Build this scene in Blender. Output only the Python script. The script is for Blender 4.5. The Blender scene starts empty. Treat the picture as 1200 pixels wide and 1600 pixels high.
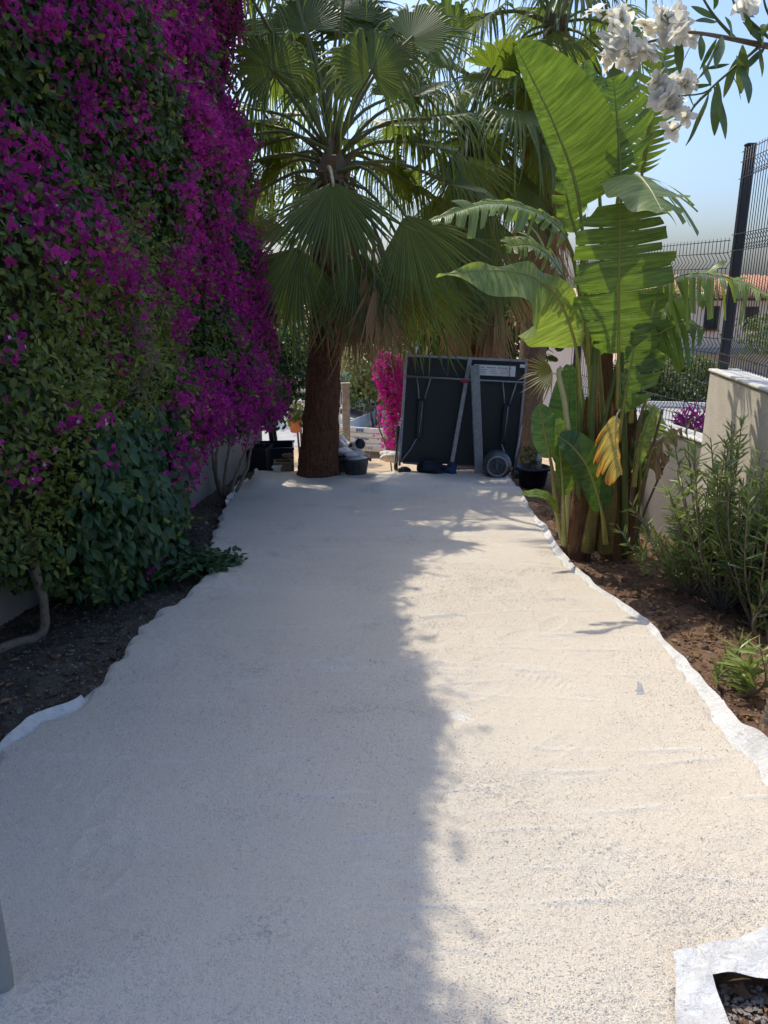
import bpy, math, random
import numpy as np
from mathutils import Vector
R = np.random.default_rng(11); random.seed(11)
sc = bpy.context.scene
COL = sc.collection
rad = math.radians

# ------------------------------------------------------------------ camera, sky, sun, exposure
PITCH = 16.5; EYE = 1.6; FPX = 1200.0
cam = bpy.data.cameras.new('camera'); camo = bpy.data.objects.new('camera', cam); COL.objects.link(camo)
camo.location = (0, 0, EYE); camo.rotation_euler = (rad(90-PITCH), 0, 0)
cam.sensor_fit = 'VERTICAL'; cam.sensor_height = 34.6; cam.lens = 34.6*FPX/1600
cam.clip_start = 0.05; cam.clip_end = 2000
sc.camera = camo
SUN_EL = 57.0; SUN_AZ = -37.0          # azimuth measured from +Y (view direction) towards +X
world = bpy.data.worlds.new('World'); sc.world = world; world.use_nodes = True
nt = world.node_tree; bg = nt.nodes['Background']
sky = nt.nodes.new('ShaderNodeTexSky'); sky.sky_type = 'NISHITA'; sky.sun_disc = False
sky.sun_elevation = rad(SUN_EL); sky.sun_rotation = rad(SUN_AZ)
sky.air_density = 1.0; sky.dust_density = 3.5; sky.ozone_density = 8.0
nt.links.new(sky.outputs[0], bg.inputs[0]); bg.inputs[1].default_value = 0.15
sl = bpy.data.lights.new('sun', 'SUN'); sl.energy = 2.05; sl.angle = rad(0.53); sl.color = (1.0, 0.93, 0.79)
so = bpy.data.objects.new('sun', sl); COL.objects.link(so); so.location = (-6, 10, 14)
sd = Vector((math.sin(rad(SUN_AZ))*math.cos(rad(SUN_EL)), math.cos(rad(SUN_AZ))*math.cos(rad(SUN_EL)), math.sin(rad(SUN_EL))))
so.rotation_euler = sd.to_track_quat('Z', 'Y').to_euler()
sc.view_settings.view_transform = 'Standard'; sc.view_settings.look = 'None'
sc.view_settings.exposure = 0.72; sc.view_settings.gamma = 1.0; sc.view_settings.use_curve_mapping = False
sc.cycles.max_bounces = 6; sc.cycles.diffuse_bounces = 5; sc.cycles.glossy_bounces = 2; sc.cycles.transmission_bounces = 2; sc.cycles.transparent_max_bounces = 4
sc.cycles.use_adaptive_sampling = True; sc.cycles.adaptive_threshold = 0.02
sc.cycles.use_denoising = True

# ------------------------------------------------------------------ measuring helpers (photo pixel + distance -> metres)
_p = rad(PITCH)
RT = np.array([1.0, 0, 0]); UP = np.array([0, math.sin(_p), math.cos(_p)]); FW = np.array([0, math.cos(_p), -math.sin(_p)])
CAM = np.array([0, 0, EYE])
def ray(px, py): return FW + RT*(px-600)/FPX + UP*(800-py)/FPX
def P(px, py, Y):
    d = ray(px, py); return CAM + d*(Y/d[1])
SL = 0.07
def G(px, py, dz=0.0):
    d = ray(px, py); t = (-dz + EYE)/(-(d[2]+SL*d[1])); return CAM + d*t
def im(dx, dy, dd=0.0):                       # direction: right, down, away
    v = RT*dx - UP*dy + FW*dd; return v/np.linalg.norm(v)
def proj(X):
    q = np.asarray(X) - CAM; zc = q@FW; zc = np.where(zc < 0.05, 0.05, zc)
    return 600 + FPX*(q@RT)/zc, 800 - FPX*(q@UP)/zc
def terr(y): return np.interp(y, [-400, -3, 9.6, 12, 15, 18.5, 400], [.21, .21, -.672, -1.28, -1.93, -2.4, -2.4])
def bed(x, y):                                # soil level beside the sheet
    x = np.asarray(x, float); y = np.asarray(y, float)
    z = terr(y)
    u = x - 0.08*y
    z = z - 0.03 + 0.02*nz(x*3.1, y*3.1, 5) + 0.012*nz(x*11, y*11, 6)
    return z
def nz(a, b, seed, oct=6):
    r = np.random.default_rng(seed); out = 0
    for k in range(oct):
        an = r.uniform(0, 6.28); f = r.uniform(.5, 1.7); ph = r.uniform(0, 6.28)
        out = out + np.sin((np.cos(an)*a + np.sin(an)*b)*f + ph + 1.3*np.sin((np.sin(an)*a-np.cos(an)*b)*f*.6+ph*2))
    return out/oct**.5/1.2
def unit(v): v = np.asarray(v, float); return v/(np.linalg.norm(v, axis=-1, keepdims=True)+1e-9)

# ------------------------------------------------------------------ materials
MATS = {}
def lin(r, g, b):
    f = lambda c: (c/255/12.92) if c/255 <= .04045 else ((c/255+.055)/1.055)**2.4
    return (f(r), f(g), f(b), 1)
def c4(c): return tuple(c)+(1,) if len(c) == 3 else tuple(c)
def node(nt, t, **kw):
    n = nt.nodes.new(t)
    for k, v in kw.items(): setattr(n, k, v)
    return n
def base_mat(name):
    m = bpy.data.materials.new(name); m.use_nodes = True; t = m.node_tree
    b = t.nodes['Principled BSDF']; MATS[name] = m
    return m, t, b
def mixc(t, fac, a, b, mode='MIX'):
    n = t.nodes.new('ShaderNodeMix'); n.data_type = 'RGBA'; n.blend_type = mode
    for s, v in ((0, fac), (6, a), (7, b)):
        if hasattr(v, 'is_output'): t.links.new(v, n.inputs[s])
        else: n.inputs[s].default_value = v if s == 0 else c4(v)
    return n.outputs[2]
def noise(t, scale, detail=4, rough=.55, vec=None, dist=0):
    n = node(t, 'ShaderNodeTexNoise'); n.inputs['Scale'].default_value = scale; n.inputs['Detail'].default_value = detail
    n.inputs['Roughness'].default_value = rough; n.inputs['Distortion'].default_value = dist
    if vec is not None: t.links.new(vec, n.inputs['Vector'])
    return n.outputs['Fac']
def ramp(t, fac, lo, hi):
    n = node(t, 'ShaderNodeMapRange'); t.links.new(fac, n.inputs[0]); n.inputs[1].default_value = lo; n.inputs[2].default_value = hi
    return n.outputs[0]
def objco(t): return node(t, 'ShaderNodeTexCoord').outputs['Object']
def geopos(t): return node(t, 'ShaderNodeNewGeometry').outputs['Position']
def bump(t, b, h, strength, dist=.01, prev=None):
    n = node(t, 'ShaderNodeBump'); n.inputs['Strength'].default_value = strength; n.inputs['Distance'].default_value = dist
    t.links.new(h, n.inputs['Height'])
    if prev is not None: t.links.new(prev, n.inputs['Normal'])
    t.links.new(n.outputs[0], b.inputs['Normal']); return n.outputs[0]
def plain(name, a, b=None, scale=8, rough=.6, metal=0, bs=.15, bd=.004, bscale=60, spec=.5, streak=None):
    m, t, s = base_mat(name); co = geopos(t)
    if b is None: b = tuple(x*.7 for x in a[:3])
    f = ramp(t, noise(t, scale, 6, .6, co), .32, .68)
    t.links.new(mixc(t, f, a, b), s.inputs['Base Color'])
    s.inputs['Roughness'].default_value = rough; s.inputs['Metallic'].default_value = metal
    s.inputs['Specular IOR Level'].default_value = spec
    if bs: bump(t, s, noise(t, bscale, 5, .6, co), bs, bd)
    return m
def leafm(name, a, b, trans=.35, rough=.45, spec=.4, tcol=None, vein=0, edge=None, lo=0., hi=1.):
    """a/b: two leaf tones chosen by the per-leaf attribute; light passes through the blade"""
    m, t, s = base_mat(name)
    at = node(t, 'ShaderNodeAttribute'); at.attribute_name = 'tint'
    col = mixc(t, at.outputs['Fac'], a, b)
    n = ramp(t, noise(t, 9, 3, .5, geopos(t)), .3, .7)
    col = mixc(t, n, col, mixc(t, .5, col, (0, 0, 0), 'MIX'), 'MIX') if False else col
    uvn = node(t, 'ShaderNodeUVMap')
    if vein:
        sep = node(t, 'ShaderNodeSeparateXYZ'); t.links.new(uvn.outputs[0], sep.inputs[0])
        w = node(t, 'ShaderNodeMath', operation='SINE'); mm = node(t, 'ShaderNodeMath', operation='MULTIPLY')
        t.links.new(sep.outputs[0], mm.inputs[0]); mm.inputs[1].default_value = vein; t.links.new(mm.outputs[0], w.inputs[0])
        wv = ramp(t, w.outputs[0], -1, 1)
        col = mixc(t, wv, col, tuple(x*.62 for x in a[:3]))
        mpv = node(t, 'ShaderNodeMapping'); t.links.new(uvn.outputs[0], mpv.inputs[0]); mpv.inputs['Scale'].default_value = (34, 1.1, 1)
        st = ramp(t, noise(t, 1.0, 5, .65, mpv.outputs[0]), .38, .68)
        col = mixc(t, st, col, tuple(min(1, x*1.55+.012) for x in b[:3]))
        bump(t, s, wv, .35, .004)
    if edge is not None:                       # dry tips
        sep2 = node(t, 'ShaderNodeSeparateXYZ'); t.links.new(uvn.outputs[0], sep2.inputs[0])
        col = mixc(t, ramp(t, sep2.outputs[1], lo, hi), col, edge)
    t.links.new(col, s.inputs['Base Color'])
    s.inputs['Roughness'].default_value = rough; s.inputs['Specular IOR Level'].default_value = spec
    tr = node(t, 'ShaderNodeBsdfTranslucent')
    t.links.new(mixc(t, 1.0, col, tcol or (1.25, 1.35, .5), 'MULTIPLY'), tr.inputs[0])
    mx = node(t, 'ShaderNodeMixShader'); mx.inputs[0].default_value = trans
    out = t.nodes['Material Output']
    t.links.new(s.outputs[0], mx.inputs[1]); t.links.new(tr.outputs[0], mx.inputs[2]); t.links.new(mx.outputs[0], out.inputs[0])
    return m

# ------------------------------------------------------------------ objects
BASE = {}
def setp(o, label=None, cat=None, group=None, kind=None):
    for k, v in (('label', label), ('category', cat), ('group', group), ('kind', kind)):
        if v: o[k] = v
    return o
def thing(name, label, cat, base, group=None):
    o = bpy.data.objects.new(name, None); COL.objects.link(o); o.location = tuple(base); o.empty_display_size = .2
    BASE[o.name] = np.array(base, float); return setp(o, label, cat, group)
def rawmesh(name, V, F, uv=None, tint=None, smooth=True):
    V = np.asarray(V, np.float32); me = bpy.data.meshes.new(name)
    if isinstance(F, np.ndarray):
        n, k = F.shape
        me.vertices.add(len(V)); me.vertices.foreach_set('co', V.ravel())
        me.loops.add(n*k); me.loops.foreach_set('vertex_index', F.astype(np.int32).ravel())
        me.polygons.add(n); me.polygons.foreach_set('loop_start', np.arange(0, n*k, k, dtype=np.int32))
        try: me.polygons.foreach_set('loop_total', np.full(n, k, np.int32))
        except Exception: pass
        me.update(calc_edges=True)
    else:
        me.from_pydata(V.tolist(), [], F); me.update()
    me.polygons.foreach_set('use_smooth', np.full(len(me.polygons), bool(smooth)))
    if uv is not None:
        l = me.uv_layers.new(name='UVMap'); idx = np.empty(len(me.loops), np.int32); me.loops.foreach_get('vertex_index', idx)
        l.data.foreach_set('uv', np.asarray(uv, np.float32)[idx].ravel())
    if tint is not None:
        a = me.attributes.new('tint', 'FLOAT', 'POINT'); a.data.foreach_set('value', np.asarray(tint, np.float32))
    return me
def mk(name, V, F, mat, parent=None, base=None, uv=None, tint=None, smooth=True, kind=None, label=None, cat=None, group=None):
    V = np.asarray(V, float)
    b = BASE[parent.name] if parent is not None else (np.array(base, float) if base is not None else np.zeros(3))
    me = rawmesh(name, V-b, F, uv, tint, smooth)
    o = bpy.data.objects.new(name, me); COL.objects.link(o); me.materials.append(MATS[mat])
    if parent is not None: o.parent = parent
    else: o.location = tuple(b)
    BASE[o.name] = b
    return setp(o, label, cat, group, kind)
def inst(src_mesh, name, parent, loc, rot=(0, 0, 0), scale=1):
    """a further piece that shares its mesh"""
    o = bpy.data.objects.new(name, src_mesh); COL.objects.link(o); o.parent = parent
    b = BASE[parent.name]; o.location = tuple(np.asarray(loc, float)-b); o.rotation_euler = rot
    o.scale = (scale,)*3 if np.isscalar(scale) else scale
    BASE[o.name] = np.asarray(loc, float); return o

class MB:
    def __init__(s): s.v = []; s.f = []; s.n = 0
    def add(s, V, F):
        V = np.asarray(V, float); s.v.append(V); s.f += [[int(i)+s.n for i in f] for f in F]; s.n += len(V); return s
    def box(s, c, size, rz=0, M=None, bev=0.0):
        h = np.array(size, float)/2; b = min(bev, h.min()*.6)
        if b > 0:
            V = []; 
            for sx in (-1, 1):
                for sy in (-1, 1):
                    for sz in (-1, 1):
                        V += [[sx*h[0], sy*(h[1]-b), sz*(h[2]-b)], [sx*(h[0]-b), sy*h[1], sz*(h[2]-b)], [sx*(h[0]-b), sy*(h[1]-b), sz*h[2]]]
            I = lambda sx, sy, sz, k: ((sx*2+sy)*2+sz)*3+k
            F = []
            F += [[I(x, 0, 0, 0), I(x, 1, 0, 0), I(x, 1, 1, 0), I(x, 0, 1, 0)] for x in (0, 1)]
            F += [[I(0, y, 0, 1), I(1, y, 0, 1), I(1, y, 1, 1), I(0, y, 1, 1)] for y in (0, 1)]
            F += [[I(0, 0, z, 2), I(1, 0, z, 2), I(1, 1, z, 2), I(0, 1, z, 2)] for z in (0, 1)]
            for a in (0, 1):
                for c_ in (0, 1):
                    F.append([I(a, c_, 0, 0), I(a, c_, 1, 0), I(a, c_, 1, 1), I(a, c_, 0, 1)])
                    F.append([I(a, 0, c_, 0), I(a, 1, c_, 0), I(a, 1, c_, 2), I(a, 0, c_, 2)])
                    F.append([I(0, a, c_, 1), I(1, a, c_, 1), I(1, a, c_, 2), I(0, a, c_, 2)])
                    for d in (0, 1): F.append([I(a, c_, d, 0), I(a, c_, d, 1), I(a, c_, d, 2)])
            V = np.array(V)
        else:
            V = np.array([[x, y, z] for x in (-1, 1) for y in (-1, 1) for z in (-1, 1)])*h
            F = [[0, 1, 3, 2], [4, 6, 7, 5], [0, 4, 5, 1], [2, 3, 7, 6], [0, 2, 6, 4], [1, 5, 7, 3]]
        if rz:
            a = rz; V = V@np.array([[math.cos(a), math.sin(a), 0], [-math.sin(a), math.cos(a), 0], [0, 0, 1]])
        if M is not None: V = V@np.asarray(M)            # rows of M are the box axes
        return s.add(V+np.asarray(c, float), F)
    def bar(s, a, b, w, h, up=(0, 0, 1), bev=0):
        a = np.asarray(a, float); b = np.asarray(b, float); d = unit(b-a); x = unit(np.cross(d, up)); z = np.cross(x, d)
        return s.box((a+b)/2, (w, np.linalg.norm(b-a), h), M=[x, d, z], bev=bev)
    def tube(s, path, r, n=8, caps=True):
        V, F = tube(path, r, n, caps); return s.add(V, F)
    def lathe(s, prof, c, axis=(0, 0, 1), n=20, x=None):
        ax = unit(np.array(axis, float)); x = unit(np.cross(ax, [0, 1, 0] if abs(ax[1]) < .9 else [1, 0, 0])); y = np.cross(ax, x)
        V = []; F = []
        for r, h in prof:
            for k in range(n):
                a = 2*math.pi*k/n; V.append(np.asarray(c)+ax*h+(x*math.cos(a)+y*math.sin(a))*r)
        for j in range(len(prof)-1):
            for k in range(n): F.append([j*n+k, j*n+(k+1) % n, (j+1)*n+(k+1) % n, (j+1)*n+k])
        return s.add(V, F)
    def build(s, name, mat, parent=None, smooth=False, **kw):
        return mk(name, np.concatenate(s.v), s.f, mat, parent, smooth=smooth, **kw)
def frames(path):
    path = np.asarray(path, float); d = np.gradient(path, axis=0); d = unit(d)
    x = np.cross(d[0], [0, 0, 1.]); 
    if np.linalg.norm(x) < .1: x = np.cross(d[0], [0, 1., 0])
    x = unit(x); X = []
    for k in range(len(path)):
        x = unit(x - d[k]*(x@d[k])); X.append(x)
    X = np.array(X); return d, X, np.cross(d, X)
def tube(path, r, n=8, caps=True):
    path = np.asarray(path, float); m = len(path); r = np.broadcast_to(np.asarray(r, float), (m,))
    d, X, Y = frames(path); a = np.arange(n)*2*math.pi/n
    V = path[:, None]+r[:, None, None]*(X[:, None]*np.cos(a)[None, :, None]+Y[:, None]*np.sin(a)[None, :, None])
    V = V.reshape(-1, 3); F = []
    for j in range(m-1):
        for k in range(n): F.append([j*n+k, j*n+(k+1) % n, (j+1)*n+(k+1) % n, (j+1)*n+k])
    if caps: F.append(list(range(n))[::-1]); F.append([(m-1)*n+k for k in range(n)])
    return V, F
def spline(pts, n=24):
    """Catmull-Rom through the points"""
    p = np.asarray(pts, float); q = np.vstack([2*p[0]-p[1], p, 2*p[-1]-p[-2]]); m = len(p)-1
    out = []
    for t in np.linspace(0, m, n):
        i = min(int(t), m-1); f = t-i; a, b, c, d = q[i:i+4]
        out.append(.5*((2*b)+(c-a)*f+(2*a-5*b+4*c-d)*f*f+(3*b-a-3*c+d)*f**3))
    return np.array(out)
def grid_faces(nr, nc, wrap=False):
    i = np.arange(nr-1)[:, None]*nc; j = np.arange(nc-1)[None]
    a = (i+j).ravel(); return np.stack([a, a+1, a+nc+1, a+nc], 1)

# leaf templates: along +X, face up +Z
def leaf_t(w=.3, fold=.06, curl=-.1, p1=.3, p2=.68, w2=.8):
    V = np.array([[0, 0, 0], [p1, w, fold], [p2, w*w2, fold*.8+curl*.4], [p1, -w, fold], [p2, -w*w2, fold*.8+curl*.4], [1, 0, curl], [p1, 0, 0], [p2, 0, curl*.35]])
    F = np.array([[0, 6, 1], [0, 3, 6], [6, 7, 2], [6, 2, 1], [6, 3, 4], [6, 4, 7], [7, 5, 2], [7, 4, 5]])
    return V, F
def flower_t():
    v, f = leaf_t(.36, .1, -.06, .35, .7, .75); Vs = []; Fs = []
    for k in range(3):
        a = k*2.094; el = .75
        x = np.array([math.cos(a)*math.cos(el), math.sin(a)*math.cos(el), math.sin(el)]); y = np.array([-math.sin(a), math.cos(a), 0]); z = np.cross(x, y)
        Vs.append(v[:, :1]*x+v[:, 1:2]*y-v[:, 2:]*z+np.array([0, 0, -.25])); Fs.append(f+8*k)
    return np.vstack(Vs), np.vstack(Fs)
def scatter(name, T, pos, ax, nr, scl, mat, parent, tint=None, kind='stuff', **kw):
    tv, tf = T; n = len(pos); ax = unit(ax); nr = unit(nr-ax*np.sum(nr*ax, 1, keepdims=True)); sd_ = np.cross(nr, ax)
    scl = np.broadcast_to(np.asarray(scl, float), (n,))
    V = pos[:, None]+scl[:, None, None]*(tv[None, :, 0:1]*ax[:, None]+tv[None, :, 1:2]*sd_[:, None]+tv[None, :, 2:3]*nr[:, None])
    F = (tf[None]+np.arange(n)[:, None, None]*len(tv)).reshape(-1, tf.shape[1])
    if tint is None: tint = R.random(n)
    return mk(name, V.reshape(-1, 3), F, mat, parent, tint=np.repeat(tint, len(tv)), kind=kind, smooth=False, **kw)
# ------------------------------------------------------------------ material set
def ground_mat():
    m, t, s = base_mat('soil'); co = geopos(t)
    at = node(t, 'ShaderNodeAttribute'); at.attribute_name = 'tint'
    dark = mixc(t, ramp(t, noise(t, 14, 6, .7, co), .35, .7), (.10, .075, .057), (.24, .19, .15))
    red = mixc(t, ramp(t, noise(t, 22, 6, .75, co), .35, .7), (.14, .078, .048), (.36, .22, .145))
    sand = mixc(t, ramp(t, noise(t, 5, 6, .7, co), .35, .7), (.52, .36, .21), (.66, .50, .33))
    c1 = mixc(t, ramp(t, at.outputs['Fac'], 0, .5), dark, red); c2 = mixc(t, ramp(t, at.outputs['Fac'], .5, 1), c1, sand)
    t.links.new(c2, s.inputs['Base Color']); s.inputs['Roughness'].default_value = .95; s.inputs['Specular IOR Level'].default_value = .15
    bump(t, s, noise(t, 60, 7, .72, co), .9, .03)
ground_mat()
def fabric_mat():
    m, t, s = base_mat('fabric'); co = geopos(t)
    c = mixc(t, ramp(t, noise(t, 9, 6, .65, co), .35, .75), (.76, .755, .73), (.60, .575, .53))
    c = mixc(t, ramp(t, noise(t, 34, 6, .75, co), .56, .72), c, (.40, .34, .275))
    c = mixc(t, ramp(t, noise(t, 240, 3, .6, co), .60, .72), c, (.42, .36, .30))
    t.links.new(c, s.inputs['Base Color']); s.inputs['Roughness'].default_value = .85; s.inputs['Specular IOR Level'].default_value = .2
    n1 = bump(t, s, noise(t, 26, 6, .65, co, 1.5), .7, .02); bump(t, s, noise(t, 220, 3, .6, co), .25, .003, n1)
fabric_mat()
def gravel_mat():
    m, t, s = base_mat('gravel'); co = geopos(t)
    at = node(t, 'ShaderNodeAttribute'); at.attribute_name = 'tint'
    big = ramp(t, noise(t, 1.3, 4, .6, co), .3, .7)
    c = mixc(t, big, (.79, .69, .54), (.71, .61, .475))
    c = mixc(t, ramp(t, noise(t, .75, 3, .5, co), .60, .78), c, (.74, .605, .52))
    c = mixc(t, ramp(t, noise(t, 420, 4, .75, co), .42, .75), c, (.60, .515, .42))
    vo = node(t, 'ShaderNodeTexVoronoi'); vo.inputs['Scale'].default_value = 260; t.links.new(co, vo.inputs['Vector'])
    sepc = node(t, 'ShaderNodeSeparateColor'); t.links.new(vo.outputs['Color'], sepc.inputs[0])
    c = mixc(t, ramp(t, sepc.outputs[0], .2, 1.6), c, (.85, .78, .665))
    c = mixc(t, ramp(t, sepc.outputs[1], .93, 1.08), c, (.36, .31, .265))
    patch = ramp(t, noise(t, 2.3, 5, .65, co), .54, .72)
    vo2 = node(t, 'ShaderNodeTexVoronoi'); vo2.inputs['Scale'].default_value = 125; t.links.new(co, vo2.inputs['Vector'])
    se2 = node(t, 'ShaderNodeSeparateColor'); t.links.new(vo2.outputs['Color'], se2.inputs[0])
    mm = node(t, 'ShaderNodeMath', operation='MULTIPLY'); t.links.new(patch, mm.inputs[0]); t.links.new(ramp(t, se2.outputs[2], .60, .72), mm.inputs[1])
    c = mixc(t, mm.outputs[0], c, (.44, .385, .33))
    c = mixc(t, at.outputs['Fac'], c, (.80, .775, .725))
    t.links.new(c, s.inputs['Base Color']); s.inputs['Roughness'].default_value = .9; s.inputs['Specular IOR Level'].default_value = .2
    n1 = bump(t, s, vo.outputs['Distance'], .7, .005)
    bump(t, s, noise(t, 90, 5, .7, co), .6, .008, n1)
gravel_mat()
plain('stone', (.34, .29, .24), (.17, .14, .115), 40, .9, bs=.2)
plain('stone_light', (.72, .67, .61), (.50, .45, .40), 30, .9, bs=.2)
plain('render_wall', (.74, .665, .555), (.64, .57, .47), 6, .95, bs=.55, bd=.008, bscale=95, spec=.15)
plain('render_wall_smooth', (.42, .385, .345), (.33, .30, .27), 2.5, .95, bs=.35, bd=.004, bscale=120, spec=.15)
plain('coping', (.72, .68, .60), (.58, .54, .47), 9, .85, bs=.2)
plain('dark_metal', (.022, .025, .030), (.035, .038, .044), 14, .42, .0, bs=.08)
plain('silver', (.36, .37, .37), (.26, .27, .28), 20, .45, .6, bs=.05)
plain('galvanised', (.36, .37, .36), (.24, .25, .245), 26, .6, .25, bs=.12)
plain('table_board', (.014, .020, .022), (.022, .027, .028), 3, .6, bs=.1, bscale=9)
plain('plastic_black', (.012, .014, .020), (.022, .024, .030), 9, .5, bs=.1)
plain('plastic_navy', (.008, .011, .030), (.012, .016, .040), 5, .45, bs=.05)
plain('bucket_black', (.030, .033, .037), (.10, .10, .10), 14, .7, bs=.2)
plain('white_plastic', (.80, .79, .76), (.72, .71, .68), 8, .35, bs=.03)
plain('bag_white', (.82, .82, .81), (.70, .70, .70), 12, .5, bs=.4, bscale=30)
plain('red_plastic', (.50, .03, .06), (.40, .02, .05), 8, .5, bs=.0)
plain('print_red', (.55, .12, .12), (.45, .1, .1), 8, .7, bs=0)
plain('print_grey', (.22, .22, .24), (.3, .3, .3), 8, .7, bs=0)
plain('print_blue', (.10, .16, .38), (.12, .2, .42), 8, .7, bs=0)
plain('cardboard', (.30, .20, .12), (.22, .15, .09), 10, .9, bs=.1)
plain('cloth_dark', (.035, .040, .050), (.015, .020, .045), 9, .95, bs=.6, bscale=35, bd=.02)
plain('cloth_blue', (.03, .07, .16), (.015, .03, .09), 9, .95, bs=.6, bscale=35, bd=.02)
plain('tank_paint', (.13, .155, .165), (.05, .055, .06), 22, .45, .3, bs=.15)
plain('timber', (.34, .29, .24), (.22, .18, .14), 12, .85, bs=.4, bscale=40)
plain('concrete', (.36, .345, .30), (.27, .26, .225), 7, .9, bs=.3)
plain('asphalt', (.46, .44, .40), (.38, .36, .33), 3, .95, bs=.3, bscale=50)
plain('terracotta', (.52, .20, .10), (.42, .15, .07), 10, .8)
plain('trailer_metal', (.74, .75, .74), (.64, .65, .65), 6, .42, .35, bs=.05)
plain('rubber', (.02, .02, .02), (.03, .03, .03), 10, .85)
plain('car_paint', (.045, .060, .085), (.05, .065, .09), 4, .22, .3, bs=0)
plain('glass_dark', (.02, .028, .035), (.03, .04, .05), 3, .06, bs=0, spec=.8)
plain('lamp_red', (.45, .03, .02), (.4, .02, .02), 10, .3, bs=0)
plain('lamp_clear', (.7, .66, .5), (.6, .56, .42), 10, .2, bs=0)
plain('house_pink', (.88, .69, .55), (.82, .63, .50), 1.2, .92, bs=.2, bscale=30)
plain('house_white', (.74, .72, .68), (.66, .64, .60), 1.2, .92, bs=.2, bscale=30)
plain('house_ochre', (.66, .48, .20), (.58, .40, .16), 1.2, .92, bs=.2, bscale=30)
plain('roof_tile', (.50, .25, .15), (.36, .17, .10), 6, .9, bs=.3, bscale=30)
plain('timber_dark', (.10, .065, .045), (.07, .045, .03), 6, .8)
plain('bark', (.16, .115, .085), (.09, .065, .048), 30, .95, bs=.7, bscale=50, bd=.01)
plain('bark_pale', (.30, .235, .17), (.19, .145, .105), 24, .95, bs=.7, bscale=45, bd=.01)
def palm_bark(name, a, b, c):
    m, t, s = base_mat(name); co = geopos(t)
    mp = node(t, 'ShaderNodeMapping'); t.links.new(co, mp.inputs[0]); mp.inputs['Scale'].default_value = (14, 14, 60)
    f = ramp(t, noise(t, 1.0, 6, .7, mp.outputs[0]), .3, .7)
    mp2 = node(t, 'ShaderNodeMapping'); t.links.new(co, mp2.inputs[0]); mp2.inputs['Scale'].default_value = (60, 60, 7)
    f2 = ramp(t, noise(t, 1.0, 5, .7, mp2.outputs[0]), .35, .7)
    col = mixc(t, f2, mixc(t, f, a, b), c)
    t.links.new(col, s.inputs['Base Color']); s.inputs['Roughness'].default_value = .95; s.inputs['Specular IOR Level'].default_value = .15
    n1 = bump(t, s, f, .8, .02); bump(t, s, f2, .5, .01, n1)
palm_bark('palm_bark', (.16, .068, .038), (.30, .145, .085), (.075, .034, .020))
palm_bark('palm_bark_grey', (.34, .26, .19), (.22, .16, .11), (.12, .085, .06))
palm_bark('ringed_bark', (.36, .31, .25), (.20, .165, .13), (.27, .22, .17))
palm_bark('sheath', (.30, .135, .072), (.22, .16, .06), (.14, .062, .04))
palm_bark('sheath_green', (.28, .28, .08), (.19, .21, .05), (.24, .12, .06))
leafm('palm_leaf', (.090, .130, .036), (.165, .205, .056), .45, .40, .5, (1.5, 1.55, .45), edge=(.20, .17, .06), lo=.93, hi=1.15)
leafm('palm_leaf_yellow', (.15, .16, .030), (.23, .19, .035), .35, .45, .4, (1.3, 1.2, .5), edge=(.34, .20, .05), lo=.55, hi=1.0)
leafm('palm_leaf_dead', (.34, .20, .095), (.44, .29, .15), .22, .8, .1, (1.1, .9, .6))
plain('petiole', (.17, .18, .055), (.11, .12, .035), 10, .5, bs=.1)
plain('petiole_pale', (.46, .44, .22), (.38, .36, .16), 10, .5, bs=.1)
plain('petiole_dead', (.22, .15, .09), (.15, .10, .06), 10, .8, bs=.2)
leafm('broad_leaf', (.085, .145, .036), (.125, .190, .046), .42, .30, .5, (1.45, 1.5, .40), vein=420)
leafm('broad_leaf_dark', (.042, .095, .026), (.060, .120, .032), .28, .32, .5, (1.5, 1.7, .4), vein=420)
leafm('broad_leaf_pale_lit', (.17, .235, .065), (.23, .285, .085), .38, .28, .6, (1.5, 1.6, .5), vein=420)  # pale leaf tone that also carries sun and sheen in its colour
leafm('broad_leaf_yellow', (.80, .62, .20), (.76, .56, .16), .45, .6, .25, (1.15, 1.0, .6), vein=300, edge=(.66, .24, .04), lo=.5, hi=1.05)
leafm('broad_leaf_dry', (.24, .15, .075), (.33, .22, .11), .2, .8, .2, (1.1, .9, .6), vein=300)
plain('midrib', (.30, .30, .075), (.25, .23, .05), 12, .45, bs=.05)
plain('midrib_pale', (.52, .48, .27), (.46, .40, .2), 12, .5, bs=.05)
plain('stalk_green', (.12, .165, .035), (.09, .115, .025), 9, .45, bs=.15, bscale=30)
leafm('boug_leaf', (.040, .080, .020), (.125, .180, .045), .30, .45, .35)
leafm('boug_leaf_light', (.11, .15, .032), (.24, .28, .065), .32, .5, .3)
leafm('creeper_leaf', (.022, .062, .022), (.052, .115, .036), .22, .42, .4)
leafm('bract', (.30, .020, .20), (.62, .065, .38), .38, .6, .15, (1.5, .9, 1.4))
leafm('bract_dry', (.42, .15, .10), (.50, .22, .14), .3, .7, .1, (1.2, .9, .8))
leafm('bract_sunny', (.60, .035, .36), (.72, .06, .42), .3, .6, .15, (1.3, .9, 1.3))  # brighter bract copy, sunlight put into its colour
leafm('oleander_leaf', (.16, .225, .065), (.34, .40, .13), .30, .38, .45)
leafm('oleander_leaf_dark', (.070, .120, .038), (.15, .21, .065), .22, .32, .5)
leafm('petal', (.94, .90, .78), (.95, .93, .86), .64, .6, .2, (1.04, 1.03, .98))
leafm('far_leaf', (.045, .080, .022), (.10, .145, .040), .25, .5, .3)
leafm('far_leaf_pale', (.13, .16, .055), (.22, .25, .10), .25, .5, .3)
leafm('litter', (.16, .09, .05), (.33, .22, .12), .1, .85, .1)
plain('core_twig', (.020, .019, .012), (.012, .013, .008), 20, .95, bs=.6, bscale=30, bd=.03)

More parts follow.
